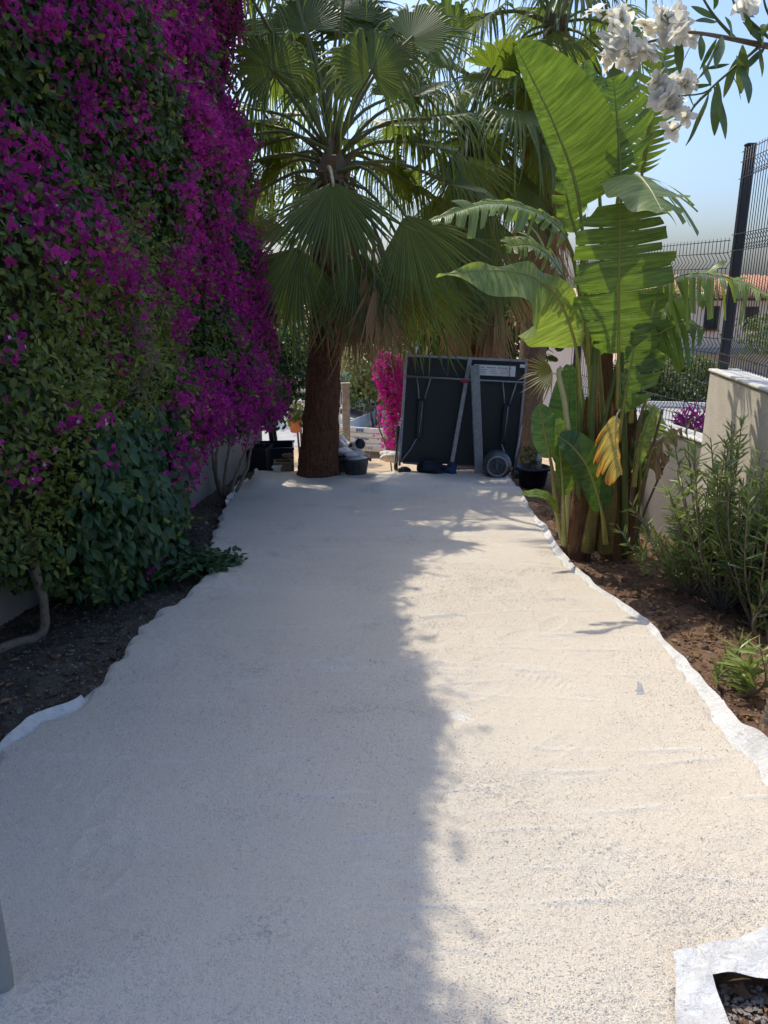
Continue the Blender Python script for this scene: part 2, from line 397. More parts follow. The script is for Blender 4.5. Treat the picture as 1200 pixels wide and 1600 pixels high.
# ------------------------------------------------------------------ the ground: one sheet to the horizon
def axis(fine_a, fine_b, step, far_a, far_b):
    f = np.arange(fine_a, fine_b+1e-6, step); g = np.geomspace(.3, 1, 22)
    return np.concatenate([fine_a-(g[::-1]-.3)/.7*(fine_a-far_a)-.0001*np.arange(22)[::-1]-step, f, fine_b+(g-.3)/.7*(far_b-fine_b)+step])
gx = axis(-3.2, 3.4, .05, -500, 500); gy = axis(.8, 11, .05, -60, 900); gy = np.unique(np.concatenate([gy[gy < 11.02], np.arange(11.1, 20, .3), np.geomspace(20.5, 900, 40)]))
GX, GY = np.meshgrid(gx, gy); fade = np.clip(1-(GY-9)/6, 0, 1)
GZ = terr(GY) - .035 + fade*(.02*nz(GX*3.1, GY*3.1, 5) + .012*nz(GX*11, GY*11, 6) + .006*nz(GX*27, GY*27, 9))
u_ = GX-.08*GY
soil = np.where(u_ < -.2, .0, .5)+.06*nz(GX*2, GY*2, 15); soil = np.where(GY > 9.4, np.clip((GY-9.4)/.5, 0, 1)*.5+.5, np.clip(soil, 0, .55))
soil = np.where((GY > 9.4) & (GY < 10.8) & (u_ < -1.3), .15, soil)
mk('ground', np.stack([GX, GY, GZ], -1).reshape(-1, 3), grid_faces(len(gy), len(gx)), 'soil', tint=soil.ravel(), kind='structure')

# ------------------------------------------------------------------ the sheet of white fabric and the gravel on it
def edge_from(pts):
    g = np.array([G(*p, .03) for p in pts]); o = np.argsort(g[:, 1]); return g[o, 1], g[o, 0]
eL = edge_from([(0, 1185), (60, 1132), (110, 1106), (160, 1062), (200, 1003), (245, 955), (290, 932), (325, 905), (318, 868), (335, 832), (350, 797), (372, 762), (393, 748)])
eR = edge_from([(1066, 1600), (1062, 1505), (1105, 1478), (1190, 1462), (1250, 1430), (1240, 1290), (1180, 1195), (1130, 1150), (1095, 1083), (1068, 1046), (1036, 1010), (990, 960), (930, 915), (888, 884), (862, 848), (838, 812), (812, 775)])
def xL(y): return np.where(y < eL[0][0], eL[1][0]-.35*(eL[0][0]-y), np.interp(y, *eL))+.012*np.sin(y*9)+.01*np.sin(y*23+1)
def xR(y): return np.interp(y, *eR)+.010*np.sin(y*5+1)+.004*np.sin(y*13)
mounds = [(G(700, 772), .085, .45), (G(405, 762), .10, .17), (G(590, 768), .09, .16), (G(640, 752), .06, .3), (G(790, 775), .05, .2), (G(330, 915), .03, .3)]
def surf(x, y):
    z = terr(y)+.03+.014*nz(x*2.2, y*2.2, 31)+.007*nz(x*5, y*6.5, 32)+.0025*nz(x*13, y*17, 33)
    for g, h, r in mounds: z = z+h*np.exp(-((x-g[0])**2+(y-g[1])**2)/r**2)
    return z
ridges = []
rr = np.random.default_rng(4)
for k in range(64):
    y0 = rr.uniform(1.35, 6.6); ridges.append((rr.uniform(-1.2, 1.3), y0, rr.uniform(-.12, .12), rr.uniform(.25, 1.5), rr.uniform(.0025, .0055)*(1+.25*y0), rr.uniform(.005, .009)*(1+.25*y0), rr.uniform(-.05, .05)))
prints = [(G(950, 1360), .75, 1), (G(905, 1330), .75, 0), (G(770, 1045), .5, 0), (G(850, 1075), -.6, 0), (G(560, 1050), .2, 0), (G(480, 1270), -.3, 0), (G(690, 910), .4, 0), (G(720, 1130), .9, 0)]
soft = [(rr.uniform(-1.1, 1.2), rr.uniform(1.4, 6.0), rr.uniform(.6, 2.4), rr.uniform(.003, .007)) for k in range(30)]
def detail(x, y):
    dz = 0*x; tint = 0*x
    for (xc, y0, sl_, L, h, w, cv) in ridges:
        d = y-(y0+sl_*(x-xc)+cv*np.sin((x-xc)*4)); f = np.exp(-(d/w)**2)*np.clip(1.2-np.abs(x-xc)/L, 0, 1)*(.6+.4*np.sin(x*13+y0*7))
        dz = dz+h*f; tint = np.maximum(tint, f*.38)
    for g, a, strong in prints:
        lx = (x-g[0])*math.cos(a)+(y-g[1])*math.sin(a); ly = -(x-g[0])*math.sin(a)+(y-g[1])*math.cos(a)
        inside = (np.abs(lx) < .13) & (np.abs(ly) < .045+.012*np.cos(lx*20))
        bars = np.sin(lx*2*math.pi/.034+ly*12)
        dz = dz-np.where(inside, .004+.006*np.clip(bars, -.3, 1), 0)*(1.0 if strong else .7); tint = np.maximum(tint, np.where(inside, .16 if strong else .07, 0))
    for gx_, gy_, a_, dp in soft:
        lx = (x-gx_)*math.cos(a_)+(y-gy_)*math.sin(a_); ly = -(x-gx_)*math.sin(a_)+(y-gy_)*math.cos(a_); q_ = (lx/.13)**2+(ly/.05)**2
        dz = dz-dp*np.exp(-q_**2)+dp*.55*np.exp(-((q_-1.5)/.45)**2)
    dz = dz+.0012*nz(x*60, y*60, 41, 8)+.0010*nz(x*140, y*140, 42, 8)
    return dz, np.clip(tint, 0, 1)
ys = np.concatenate([np.linspace(.2, 1.2, 30)[:-1], np.geomspace(1.2, 9.2, 620)])
s_ = np.linspace(0, 1, 250)
A = xL(ys)[:, None]; B = xR(ys)[:, None]; X = A+(B-A)*s_[None]; Y = np.repeat(ys[:, None], len(s_), 1)
Y = Y + .05*np.clip((Y-8.6)/.6, 0, 1)*np.sin(X*7)
dz, ti = detail(X, Y); ed = np.minimum(X-A, B-X)
ragged = ed+.018*nz(X*26, Y*26, 51)
Z = surf(X, Y)+dz+np.where(ragged < .02, -.012, 0)*np.clip(1-ragged/.02, 0, 1.5)
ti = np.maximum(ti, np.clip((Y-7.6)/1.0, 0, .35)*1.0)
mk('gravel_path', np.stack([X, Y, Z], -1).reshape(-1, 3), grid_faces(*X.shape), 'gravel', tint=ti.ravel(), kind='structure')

ys2 = np.geomspace(1.52, 9.25, 260); nin = 30; nm = 9
def wob(y, k): return .5+.28*np.sin(y*2.3+k)+.15*np.sin(y*5.9+2*k)+.09*np.sin(y*14.3+3*k)
mR = .010+.040*wob(ys2, 1)+.035*np.exp(-((ys2-2.6)/.4)**2)+.0035*np.sin(ys2*19)*np.sin(ys2*5)+.002*np.sin(ys2*31+1); mR = np.where(ys2 < 2.2, .02, mR)
mL = -.004+.008*wob(ys2, 4)+.05*np.exp(-((ys2-2.85)/.22)**2)+.05*np.clip((ys2-6.3)/1.5, 0, 1)*wob(ys2*1.7, 2)
rows = []
for k, y in enumerate(ys2):
    a, b = float(xL(y)), float(xR(y)); inn = np.linspace(a+.01, b-.01, nin)
    tL = np.linspace(1, 0, nm)[:-1]*0+np.linspace(1, .1, nm-1); tR = np.linspace(.1, 1, nm-1)
    x = np.concatenate([a-tL*mL[k], inn, b+tR*mR[k]]); z = surf(x, np.full_like(x, y))-.010
    curlR = .02+.055*np.exp(-((y-2.5)/.3)**2)+.02*wob(y, 7); curlL = .012+.03*np.exp(-((y-2.85)/.25)**2)+.025*np.clip((y-6.3)/1.5, 0, 1)
    z[-(nm-1):] += .011+curlR*tR**1.4*(.90+.10*math.sin(y*23)*math.sin(y*9))-.045*np.clip(tR-.75, 0, 1)*(1 if y > 3 else 0); z[:nm-1] += (-.012 if mL[k] < .012 else .008)+curlL*tL**1.5*(.85+.15*math.sin(y*19+1))*(0 if mL[k] < .012 else 1)
    rows.append(np.stack([x, np.full_like(x, y)+.006*np.sin(y*7+x*3), z], -1))
rows = np.array(rows)
sheet = mk('geotextile_sheet', rows.reshape(-1, 3), grid_faces(rows.shape[0], rows.shape[1]), 'fabric', base=(0, 4, float(terr(4))),
   label='white geotextile fabric sheet laid under the gravel, its crumpled edge showing along both beds', cat='fabric sheet')
def flap(pts, name, lift, n=14):
    """a cut strip of fabric: two pixel polylines, spanned and slightly curled"""
    a = spline([G(*p, .035) for p in pts[0]], n); b = spline([G(*p, .035) for p in pts[1]], n); V = []
    for k in range(n):
        for f in np.linspace(0, 1, 8):
            q = a[k]*(1-f)+b[k]*f; q = q.copy(); q[2] += lift*(.3+math.sin(f*3.1)*.5)+.003*math.sin(k*.9+f*5); V.append(q)
    mk(name, V, grid_faces(n, 8), 'fabric', sheet)
flap([[(1052, 1488), (1056, 1540), (1054, 1580), (1060, 1640)], [(1098, 1480), (1112, 1520), (1126, 1565), (1155, 1640)]], 'cut_strip', .006)
flap([[(1090, 1478), (1150, 1466), (1200, 1446), (1270, 1424)], [(1112, 1522), (1150, 1521), (1205, 1530), (1270, 1528)]], 'cut_strip', .006)
# a small upright snag of fabric poking through the gravel
q = G(997, 1088, .03)
mk('fabric_snag', [q+[-.045, -.05, .0], q+[-.015, -.02, .028], q+[0, .03, .062], q+[.02, .02, .05], q+[.022, -.03, .002], q+[.005, -.035, .012]],
   [[0, 1, 5], [1, 2, 3, 5], [5, 3, 4]], 'fabric', sheet)

# loose stones lying on the gravel
ico_v = np.array([[1, 0, 0], [-1, 0, 0], [0, 1, 0], [0, -1, 0], [0, 0, .75], [0, 0, -.75]]); ico_f = np.array([[0, 2, 4], [2, 1, 4], [1, 3, 4], [3, 0, 4], [2, 0, 5], [1, 2, 5], [3, 1, 5], [0, 3, 5]])
n = 100000; yy = 1.15*(5.2/1.15)**(R.random(n)**1.25); xx = xL(yy)+(xR(yy)-xL(yy))*R.random(n)
dens = .28+.5*(nz(xx*2.3, yy*2.3, 61)+.25)+1.3*np.exp(-((xx-1.02)**2/.04+(yy-1.75)**2/.05))+.5*np.clip((1.75-yy)/.5, 0, 1)
k = R.random(n) < np.clip(dens, .05, 1); xx, yy = xx[k], yy[k]
d_, _ = detail(xx, yy); pos = np.stack([xx, yy, surf(xx, yy)+d_+.001], -1); n = len(xx)
scatter('gravel_stones', (ico_v*np.array([1, .75, .8]), ico_f), pos, R.normal(size=(n, 3))*[1, 1, .3], R.normal(size=(n, 3))*.5+[0, 0, 1], R.uniform(.0015, .0036, n)*np.where(R.random(n) < .06, 1.7, 1), 'stone_light', None)
n = 4200; yy = 1.8+R.random(n)**1.5*6; side = R.random(n) < .6
xx = np.where(side, xL(yy)-.04-R.random(n)**1.3*.9, xR(yy)+.10+R.random(n)**1.3*.9); pos = np.stack([xx, yy, terr(yy)-.035+.02*nz(xx*3.1, yy*3.1, 5)+.012*nz(xx*11, yy*11, 6)+.004], -1)
scatter('soil_stones', (ico_v*np.array([1, .8, .7]), ico_f), pos, R.normal(size=(n, 3))*[1, 1, .3], R.normal(size=(n, 3))*.4+[0, 0, 1], R.uniform(.003, .011, n)*np.where(R.random(n) < .04, 2.0, 1), 'stone', None)
n = 5200; yy = 1.7+R.random(n)**1.4*6.0; side = R.random(n) < .55
xx = np.where(side, xL(yy)-.05-R.random(n)**1.2*.9, xR(yy)+.10+R.random(n)**1.2*1.0); pos = np.stack([xx, yy, terr(yy)-.035+.02*nz(xx*3.1, yy*3.1, 5)+.012*nz(xx*11, yy*11, 6)+.003], -1)
clv = ico_v*np.array([1, .85, .7])*(1+.25*np.random.default_rng(3).normal(size=(6, 1))); tt_ = np.clip(np.where(side, .0, .5)+R.normal(size=n)*.06, 0, .6)
scatter('soil_clods', (clv, ico_f), pos, R.normal(size=(n, 3))*[1, 1, .3], R.normal(size=(n, 3))*.4+[0, 0, 1], R.uniform(.006, .016, n)*np.where(R.random(n) < .08, 2.2, 1), 'soil', None, tt_)
n = 1800; yy = 1.15+R.random(n)*.42; xx = .70+R.random(n)*.55; pos = np.stack([xx, yy, terr(yy)-.033+.02*nz(xx*3.1, yy*3.1, 5)+.012*nz(xx*11, yy*11, 6)+.004], -1)
scatter('hole_pebbles', (ico_v*np.array([1, .8, .7]), ico_f), pos, R.normal(size=(n, 3))*[1, 1, .3], R.normal(size=(n, 3))*.4+[0, 0, 1], R.uniform(.004, .012, n), 'stone', None)
n = 2600; yy = 1.2+R.random(n)*6.5; side = R.random(n) < .22
xx = np.where(side, xL(yy)-.06-R.random(n)*.8, xR(yy)+.12+R.random(n)*.9); xx = np.where(yy < 1.5, .95+R.random(n)*.5, xx)
pos = np.stack([xx, yy, terr(yy)-.03+.02*nz(xx*3.1, yy*3.1, 5)+.012*nz(xx*11, yy*11, 6)+.006], -1)
scatter('leaf_litter', leaf_t(.22, .12, -.2), pos, R.normal(size=(n, 3))*[1, 1, .25], R.normal(size=(n, 3))*.45+[0, 0, 1], R.uniform(.015, .06, n), 'litter', None)

# ------------------------------------------------------------------ walls
def wall(name, label, a, b, z0, z1, th, side, mat, cop=True, coph=.022):
    a = np.array(a, float); b = np.array(b, float); L = np.linalg.norm(b-a); d = (b-a)/L; nrm = np.array([d[1], -d[0]])*side
    t = thing(name, label, 'wall', (*((a+b)/2), z0)); ang = math.atan2(d[1], d[0]); c = (a+b)/2+nrm*th/2
    MB().box((*c, (z0+z1)/2), (L, th, z1-z0), ang, bev=.012).build('wall_face', mat, t)
    if cop: MB().box((*c, z1+coph/2+.001), (L+.012, th+.024, coph), ang, bev=.008).build('coping', 'coping', t)
    return t
wall('garden_wall', 'grey rendered garden wall behind the bougainvillea along the left bed', (-2.55+.08*1.2, 1.2), (-2.55+.08*10.6, 10.6), -1.05, 1.15, .18, -1, 'render_wall_smooth')
WC = P(1110, 572, 5.9)                                  # corner of the taller wall
wd = np.array([-.115, -1.0]); wd /= np.linalg.norm(wd)
WN = WC[:2]+wd*4.2
wall('boundary_wall', 'tall beige rough-rendered boundary wall with pale coping at the right edge', WN, WC[:2], -.75, WC[2]-.04, .20, 1, 'render_wall')
LC = np.array([WC[0]+.03, WC[1]+.004]); LE = LC+np.array([-.50, 2.7])
wall('low_wall', 'lower grey rendered wall carrying the fence behind the broad-leaved clump', LC, LE, -1.0, .40, .18, 1, 'render_wall_smooth')

# ------------------------------------------------------------------ wire mesh fences
def wire_path(z0, z1, folds):
    pts = [(0, z0)]
    for f in folds: pts += [(0, f-.05), (.035, f), (0, f+.05)]
    pts.append((0, z1)); return pts
def fence(label, a, b, z0, z1, folds, post_at, posth, step=.05, nrm=1):
    a = np.array(a, float); b = np.array(b, float); L = np.linalg.norm(b-a); d = (b-a)/L; n_ = np.array([d[1], -d[0]])*nrm
    t = thing('mesh_fence', label, 'fence', (*((a+b)/2), z0))
    for q in post_at:
        c = a+d*q*L+n_*.0
        p = MB().box((*c, z0+posth/2-.01), (.062, .062, posth+.02), math.atan2(d[1], d[0]), bev=.006).build('post', 'dark_metal', t)
        MB().box((*c, z0+posth+.008), (.07, .07, .016), math.atan2(d[1], d[0]), bev=.004).build('post_cap', 'dark_metal', p)
    wp = wire_path(z0+.03, z1, folds); path = [np.array([*(a+n_*o-n_*.045), z]) for o, z in wp]
    V, F = tube(path, .0028, 5); first = None
    for k in range(int(L/step)):
        off = np.array([*(d*(k+.5)*step), 0])
        if first is None: first = mk('upright_wire', V+off, F, 'dark_metal', t)
        else:
            o = bpy.data.objects.new('upright_wire', first.data); COL.objects.link(o); o.parent = t; o.location = tuple(off-np.array([*(d*.5*step), 0]))
    hs = [z0+.05, z1-.02]
    for f in folds: hs += [f-.055, f+.055]
    for h in hs:
        V, F = tube([[*(a-n_*.051), h], [*((a+b)/2-n_*.051), h], [*(b-n_*.051), h]], .003, 5); mk('cross_wire', V, F, 'dark_metal', t)
    return t
zt = P(1170, 228, 5.85)[2]; zw = WC[2]
fa = WC[:2]+np.array([.075, -.05])
fence('dark wire mesh fence and post standing on the tall beige wall', fa, fa+wd*2.5, zw, zt-.02, [zw+.16, zt-.16, (zw+zt)/2+.12], [0, 1], zt-zw, nrm=-1)
fb = LC+np.array([.08, .06]); fe = LE+np.array([.08, 0])
fence('dark wire mesh fence with folded top on the lower wall', fb, fe, .44, 1.93, [.62, 1.15, 1.77], [.96], 1.5, nrm=1)
# ------------------------------------------------------------------ the flowering hedge along the left wall
def sst(x, a, b): t = np.clip((x-a)/(b-a), 0, 1); return t*t*(3-2*t)
def ztop(v): return terr(v)+4.84+.14*sst(v, 4.4, 6)+.22*nz(v*2, v*0, 71)
def zbot(v): return terr(v)+np.interp(v, [0, 3.6, 4.05, 4.4, 5.4, 5.75, 6.3, 9], [.62, .55, .10, .03, .03, .45, .80, .95])+.10*nz(v*4, v*0, 72)
def uF(v, z):
    h = z-terr(v)
    u = -1.92-.16*np.clip((z-1)/2, 0, 1.6)*sst(v, 5, 7.5)+.17*nz(v*1.1, z*2.0, 73)+.10*nz(v*2.6, z*4.6, 74)+.04*nz(v*8, z*11, 78)
    u = u+.14*np.exp(-((z-.55)/.5)**2)*sst(v, 6.2, 7.2)                              # low bulge at the far end
    u = u-.18*sst(h, 4.6, 5.8)-.9*np.clip((v-8.35)/.6, 0, 1)**2-.30*sst(-h, -.55, .0)*(1-np.exp(-((v-4.9)/.7)**2))
    return u
def sample_hedge(n, seed, depth=.22, v0=1.1, v1=8.9):
    r = np.random.default_rng(seed); v = v0+(v1-v0)*r.random(n); z = zbot(v)+(ztop(v)-zbot(v))*r.random(n)
    d = r.exponential(depth*.45, n); d = np.minimum(d, depth*1.6); x = uF(v, z)-d+.08*v
    return np.stack([x, v, z], -1), d, r
def keep_view(pos, r, out=.12):
    px, py = proj(pos); inn = (px > -90) & (px < 1290) & (py > -90) & (py < 1690)
    return r.random(len(px)) < np.where(inn, 1, out), px, py
core = []
vs = np.linspace(1.0, 8.75, 90); hs_ = np.linspace(0, 1, 60)
VV, HH = np.meshgrid(vs, hs_, indexing='ij'); ZZ = zbot(VV)+.12+(ztop(VV)-zbot(VV)-.2)*HH; UU = np.minimum(uF(VV, ZZ)-.24+.17*sst(ZZ-terr(VV), 3.6, 4.5)+.05*nz(VV*9, ZZ*9, 79)*sst(ZZ-terr(VV), 3.6, 4.5), -1.80); front = np.stack([UU+.08*VV, VV, ZZ], -1)  # solid core, brought forward near the unseen top to firm the cast shadow
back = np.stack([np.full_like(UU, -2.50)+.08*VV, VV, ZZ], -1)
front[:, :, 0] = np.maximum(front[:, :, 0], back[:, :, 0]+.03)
def shell(f, b):
    nr, nc = f.shape[:2]; V = np.concatenate([f.reshape(-1, 3), b.reshape(-1, 3)]); q = grid_faces(nr, nc); F = np.concatenate([q, q[:, ::-1]+nr*nc]); o = nr*nc; ex = []
    for i in range(nr-1):
        for j in (0, nc-1): ex.append([i*nc+j, (i+1)*nc+j, (i+1)*nc+j+o, i*nc+j+o])
    for j in range(nc-1):
        for i in (0, nr-1): ex.append([i*nc+j, i*nc+j+1, i*nc+j+1+o, i*nc+j+o])
    return V, np.concatenate([F, np.array(ex)])
GB = lambda px, py: (lambda g: np.array([g[0], g[1], float(terr(g[1]))-.05]))(G(px, py, -.03))
bougN = thing('bougainvillea', 'big near bougainvillea with purple bracts covering the left side up to the top', 'bougainvillea', GB(40, 1000))
bougF = thing('bougainvillea', 'far bougainvillea densely covered in magenta bracts beside the fan palm', 'bougainvillea', GB(350, 775))
creep = thing('climbing_shrub', 'dark green leafy climber with no flowers sprawling onto the gravel', 'shrub', GB(230, 900))
jasm = thing('jasmine_vine', 'pale yellowish green twiggy vine patch in the middle of the bougainvillea', 'vine', GB(262, 830))
spl = 55
mk('opaque_core', *shell(front[:spl], back[:spl]), 'core_twig', bougN); mk('opaque_core', *shell(front[spl-1:], back[spl-1:]), 'core_twig', bougF)  # added dark mass that keeps light from showing through the leaves
def blob(px, py, cx, cy, sx, sy): return np.exp(-((px-cx)/sx)**2-((py-cy)/sy)**2)
def flower_density(px, py, v, z):
    cl = sst(nz(v*1.5, z*3.6, 81)+.8*nz(v*3.8, z*8, 82), -.35, .5)
    d = .64*cl+.08
    d = d*(1+.8*sst(px, 235, 330))
    d = d*(1-.93*blob(px, py, 205, 545, 85, 125))*(1-.92*sst(py+.35*(150-px), 500, 640)*(1-sst(px, 240, 300)))*(1-.8*blob(px, py, 170, 800, 200, 160))
    d = d*(1-.75*blob(px, py, 60, 90, 110, 90))*(1-.45*blob(px, py, 300, 560, 40, 70))
    d = d+.5*blob(px, py, 12, 720, 40, 45)+.25*blob(px, py, 140, 690, 45, 40)+.7*blob(px, py, 275, 735, 30, 26)+.5*blob(px, py, 300, 680, 45, 40)
    d = d*(1-.75*sst(py, 640, 690)*sst(px, 320, 350))
    return np.clip(d, 0, 1)
# purple bracts (three to a flower)
cen, _, r = sample_hedge(9800, 1, .05)
k, px, py = keep_view(cen, r, .2); fd = flower_density(px, py, cen[:, 1], cen[:, 2]); cen = cen[k & (r.random(len(px)) < fd*.75)]
cnt = r.integers(4, 15, len(cen)); cid = np.repeat(np.arange(len(cen)), cnt); rad_ = r.uniform(.03, .08, len(cen))[cid]
off = r.normal(size=(len(cid), 3))*rad_[:, None]*[.55, 1, 1.15]; pos = cen[cid]+off; pos[:, 0] += .015+.25*rad_
ctint = r.random(len(cen))[cid]; px, py = proj(pos); n = len(pos)
up_ = unit(np.stack([np.full(n, .8), np.full(n, -.45), np.full(n, .15)], -1)+r.normal(size=(n, 3))*.55); axr = r.normal(size=(n, 3))
size = r.uniform(.015, .037, n); tintf = np.clip(.15+.6*ctint+.2*nz(pos[:, 1]*2, pos[:, 2]*2, 85)+r.normal(size=n)*.15, 0, 1); far = pos[:, 1] > 5.7
FT = flower_t()
near_id = np.argsort(pos[:, 1]+np.where((px > 5) & (px < 1200) & (py > 5), 0, 99))[:260]; isnear = np.zeros(n, bool); isnear[near_id] = True
for who, sel in ((bougN, ~far & ~isnear), (bougF, far)):
    dry = r.random(n) < .035
    scatter('bracts', FT, pos[sel & ~dry], axr[sel & ~dry], up_[sel & ~dry], size[sel & ~dry], 'bract', who, tintf[sel & ~dry])
    scatter('faded_bracts', FT, pos[sel & dry], axr[sel & dry], up_[sel & dry], size[sel & dry]*.9, 'bract_dry', who, tintf[sel & dry])
fmesh = []
for q in range(4):
    V, F = FT; V = V+np.random.default_rng(q).normal(size=V.shape)*.05; me = rawmesh('flower', V, F, tint=np.full(len(V), .25*q), smooth=False); me.materials.append(MATS['bract']); fmesh.append(me)
tv, tf = leaf_t(.22, .05, -.1); star = [];
for q in range(5):
    a = q*1.2566; star.append(np.stack([tv[:, 0]*math.cos(a)-tv[:, 1]*math.sin(a), tv[:, 0]*math.sin(a)+tv[:, 1]*math.cos(a), tv[:, 2]], -1))
smesh = rawmesh('blossom', np.vstack(star)*.34+[0, 0, .45], np.vstack([tf+8*q for q in range(5)]), tint=np.full(40, .5), smooth=False); smesh.materials.append(MATS['petal'])
for q, i in enumerate(near_id):
    e = Vector(up_[i]).to_track_quat('Z', 'Y').to_euler()
    o = inst(fmesh[q % 4], 'flower', bougN, pos[i], e, float(size[i]*1.12))
    if q % 9 == 0:
        s2 = bpy.data.objects.new('blossom', smesh); COL.objects.link(s2); s2.parent = o
for who, cnt_, v0, v1 in ((bougN, 46, 2.7, 5.6), (bougF, 44, 5.8, 8.5)):
    tb_ = MB(); sp_p = []; sp_u = []
    for q in range(cnt_):
        p0, _, rq = sample_hedge(1, 2000+q+int(v0*10), .02, v0, v1); p0 = p0[0]; qx, qy = proj(p0)
        if flower_density(np.array([qx]), np.array([qy]), p0[1:2], p0[2:3])[0] < .25: continue
        o = unit(np.array([.9, -.15+R.normal()*.5, .55+R.normal()*.3])); Ls = R.uniform(.10, .22); path = spline([p0-o*.08, p0+o*Ls*.6, p0+o*Ls+[0, 0, -.35*Ls]], 8)
        tb_.tube(path, np.linspace(.0035, .0015, 8), 4, False)
        for s in path[2:]:
            for _ in range(int(R.integers(3, 8))): sp_p.append(s+R.normal(size=3)*.028); sp_u.append(R.normal(size=3)+[.5, -.3, .4])
    tb_.build('spray_stem', 'bark_pale', who, kind='stuff'); scatter('spray_bracts', FT, np.array(sp_p), R.normal(size=(len(sp_p), 3)), np.array(sp_u), R.uniform(.018, .036, len(sp_p)), 'bract', who)
# green leaves of both bougainvilleas
pos, dep, r = sample_hedge(120000, 2, .30)
k, px, py = keep_view(pos, r, .45); v, z = pos[:, 1], pos[:, 2]
creepm = sst(px, 95, 130)*(1-sst(px, 268, 305))*sst(py+.25*(px-170), 640, 700) + .9*blob(px, py, 230, 880, 90, 60)
creepm = np.clip(creepm*(v > 3.7)*(v < 5.9), 0, 1); jasmm = np.clip(blob(px, py, 195, 540, 95, 130)*1.9+1.1*blob(px, py, 85, 760, 100, 150)+.5*sst(nz(v*1.4, z*3.2, 89), .3, .9), 0, 1)
roll = r.random(len(px)); isC = k & (roll < creepm) & (r.random(len(px)) < .62); isJ = k & (roll >= creepm) & (r.random(len(px)) < jasmm); isB = k & ~(roll < creepm) & ~isJ
def leaf_dirs(n, r, down=.5):
    ax = unit(np.stack([r.normal(.25, .5, n), r.normal(-.1, .6, n), r.normal(-down, .5, n)], -1)); nr = unit(np.stack([np.full(n, .75), np.full(n, -.4), np.full(n, .55)], -1)+r.normal(size=(n, 3))*.45); return ax, nr
for who, sel in ((bougN, isB & (v < 5.7)), (bougF, isB & (v >= 5.7))):
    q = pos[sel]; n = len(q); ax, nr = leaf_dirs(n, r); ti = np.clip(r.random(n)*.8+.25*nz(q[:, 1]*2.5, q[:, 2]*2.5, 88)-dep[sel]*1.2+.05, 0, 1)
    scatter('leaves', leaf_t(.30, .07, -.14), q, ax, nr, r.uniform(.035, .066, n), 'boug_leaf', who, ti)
q = pos[isJ]; n = len(q); ax, nr = leaf_dirs(n, r, .15); q[:, 0] += .03
scatter('leaves', leaf_t(.20, .06, -.1), q, ax, nr, r.uniform(.03, .055, n), 'boug_leaf_light', jasm)
q = pos[isC]; n = len(q); ax, nr = leaf_dirs(n, r, .75); q[:, 0] += .03
scatter('leaves', leaf_t(.26, .07, -.16), q, ax, nr, r.uniform(.06, .105, n), 'creeper_leaf', creep)
# shoots standing proud of the face, brighter young leaves
mbt = MB(); lp = []; la = []
for q in range(230):
    p0, _, _ = sample_hedge(1, 900+q, .02, 2.6, 8.6); p0 = p0[0]; d = unit(np.array([.75, -.2, .25])+R.normal(size=3)*.5); L = R.uniform(.08, .22)
    pts = [p0-d*.05, p0+d*L*.5, p0+d*L+[0, 0, -.05*L*6]]; mbt.tube(spline(pts, 5), [.002, .0018, .0015, .0012, .0008], 4, False)
    for s in np.linspace(.2, 1, 7): lp.append(p0+d*L*s+[0, 0, -.05*L*6*s*s]); la.append(unit(d*.6+R.normal(size=3)*.7))
mbt.build('shoot', 'boug_leaf_light', bougN, kind='stuff')
scatter('young_leaves', leaf_t(.30, .05, -.1), np.array(lp), np.array(la), R.normal(size=(len(lp), 3))*.5+[.5, -.3, .7], R.uniform(.03, .055, len(lp)), 'boug_leaf_light', bougN)
# dry twigs in the jasmine patch
mbt = MB()
for q in range(150):
    g = P(R.normal(215, 32), R.normal(545, 48), 4.7); vv = g[1]; p0 = np.array([float(uF(vv, g[2]))+.08*vv+R.uniform(-.02, .07), vv, g[2]]); d = unit(np.array([.4, R.normal(0, .8), R.normal(0, .5)])); L = R.uniform(.08, .25)
    mbt.tube([p0-d*L/2, p0+[.02, 0, .01], p0+d*L/2+[0, 0, -.02]], .0016, 4, False)
mbt.build('dry_twigs', 'bark_pale', jasm, kind='stuff')
# sprawling end of the climber on the gravel
mbt = MB(); lp = []; la = []
for q in range(16):
    a = GB(R.uniform(215, 290), R.uniform(890, 940)); b = G(R.uniform(285, 372), R.uniform(872, 912)); b[2] += .05
    path = spline([a+[0, 0, .15], (a+b)/2+[0, 0, R.uniform(.08, .16)], b], 14); mbt.tube(path, .0025, 4, False)
    for p_ in path[2:]:
        for _ in range(4): lp.append(p_+R.normal(size=3)*[.04, .04, .025]+[0, 0, .01]); la.append(R.normal(size=3)*[1, 1, .35])
lp = np.array(lp); lp[:, 2] = np.maximum(lp[:, 2], surf(lp[:, 0], lp[:, 1])+.012)
mbt.build('trailing_stem', 'stalk_green', creep, kind='stuff')
scatter('trailing_leaves', leaf_t(.24, .06, -.1), lp, np.array(la), R.normal(size=(len(lp), 3))*.35+[0, -.2, 1], R.uniform(.04, .085, len(lp)), 'creeper_leaf', creep)
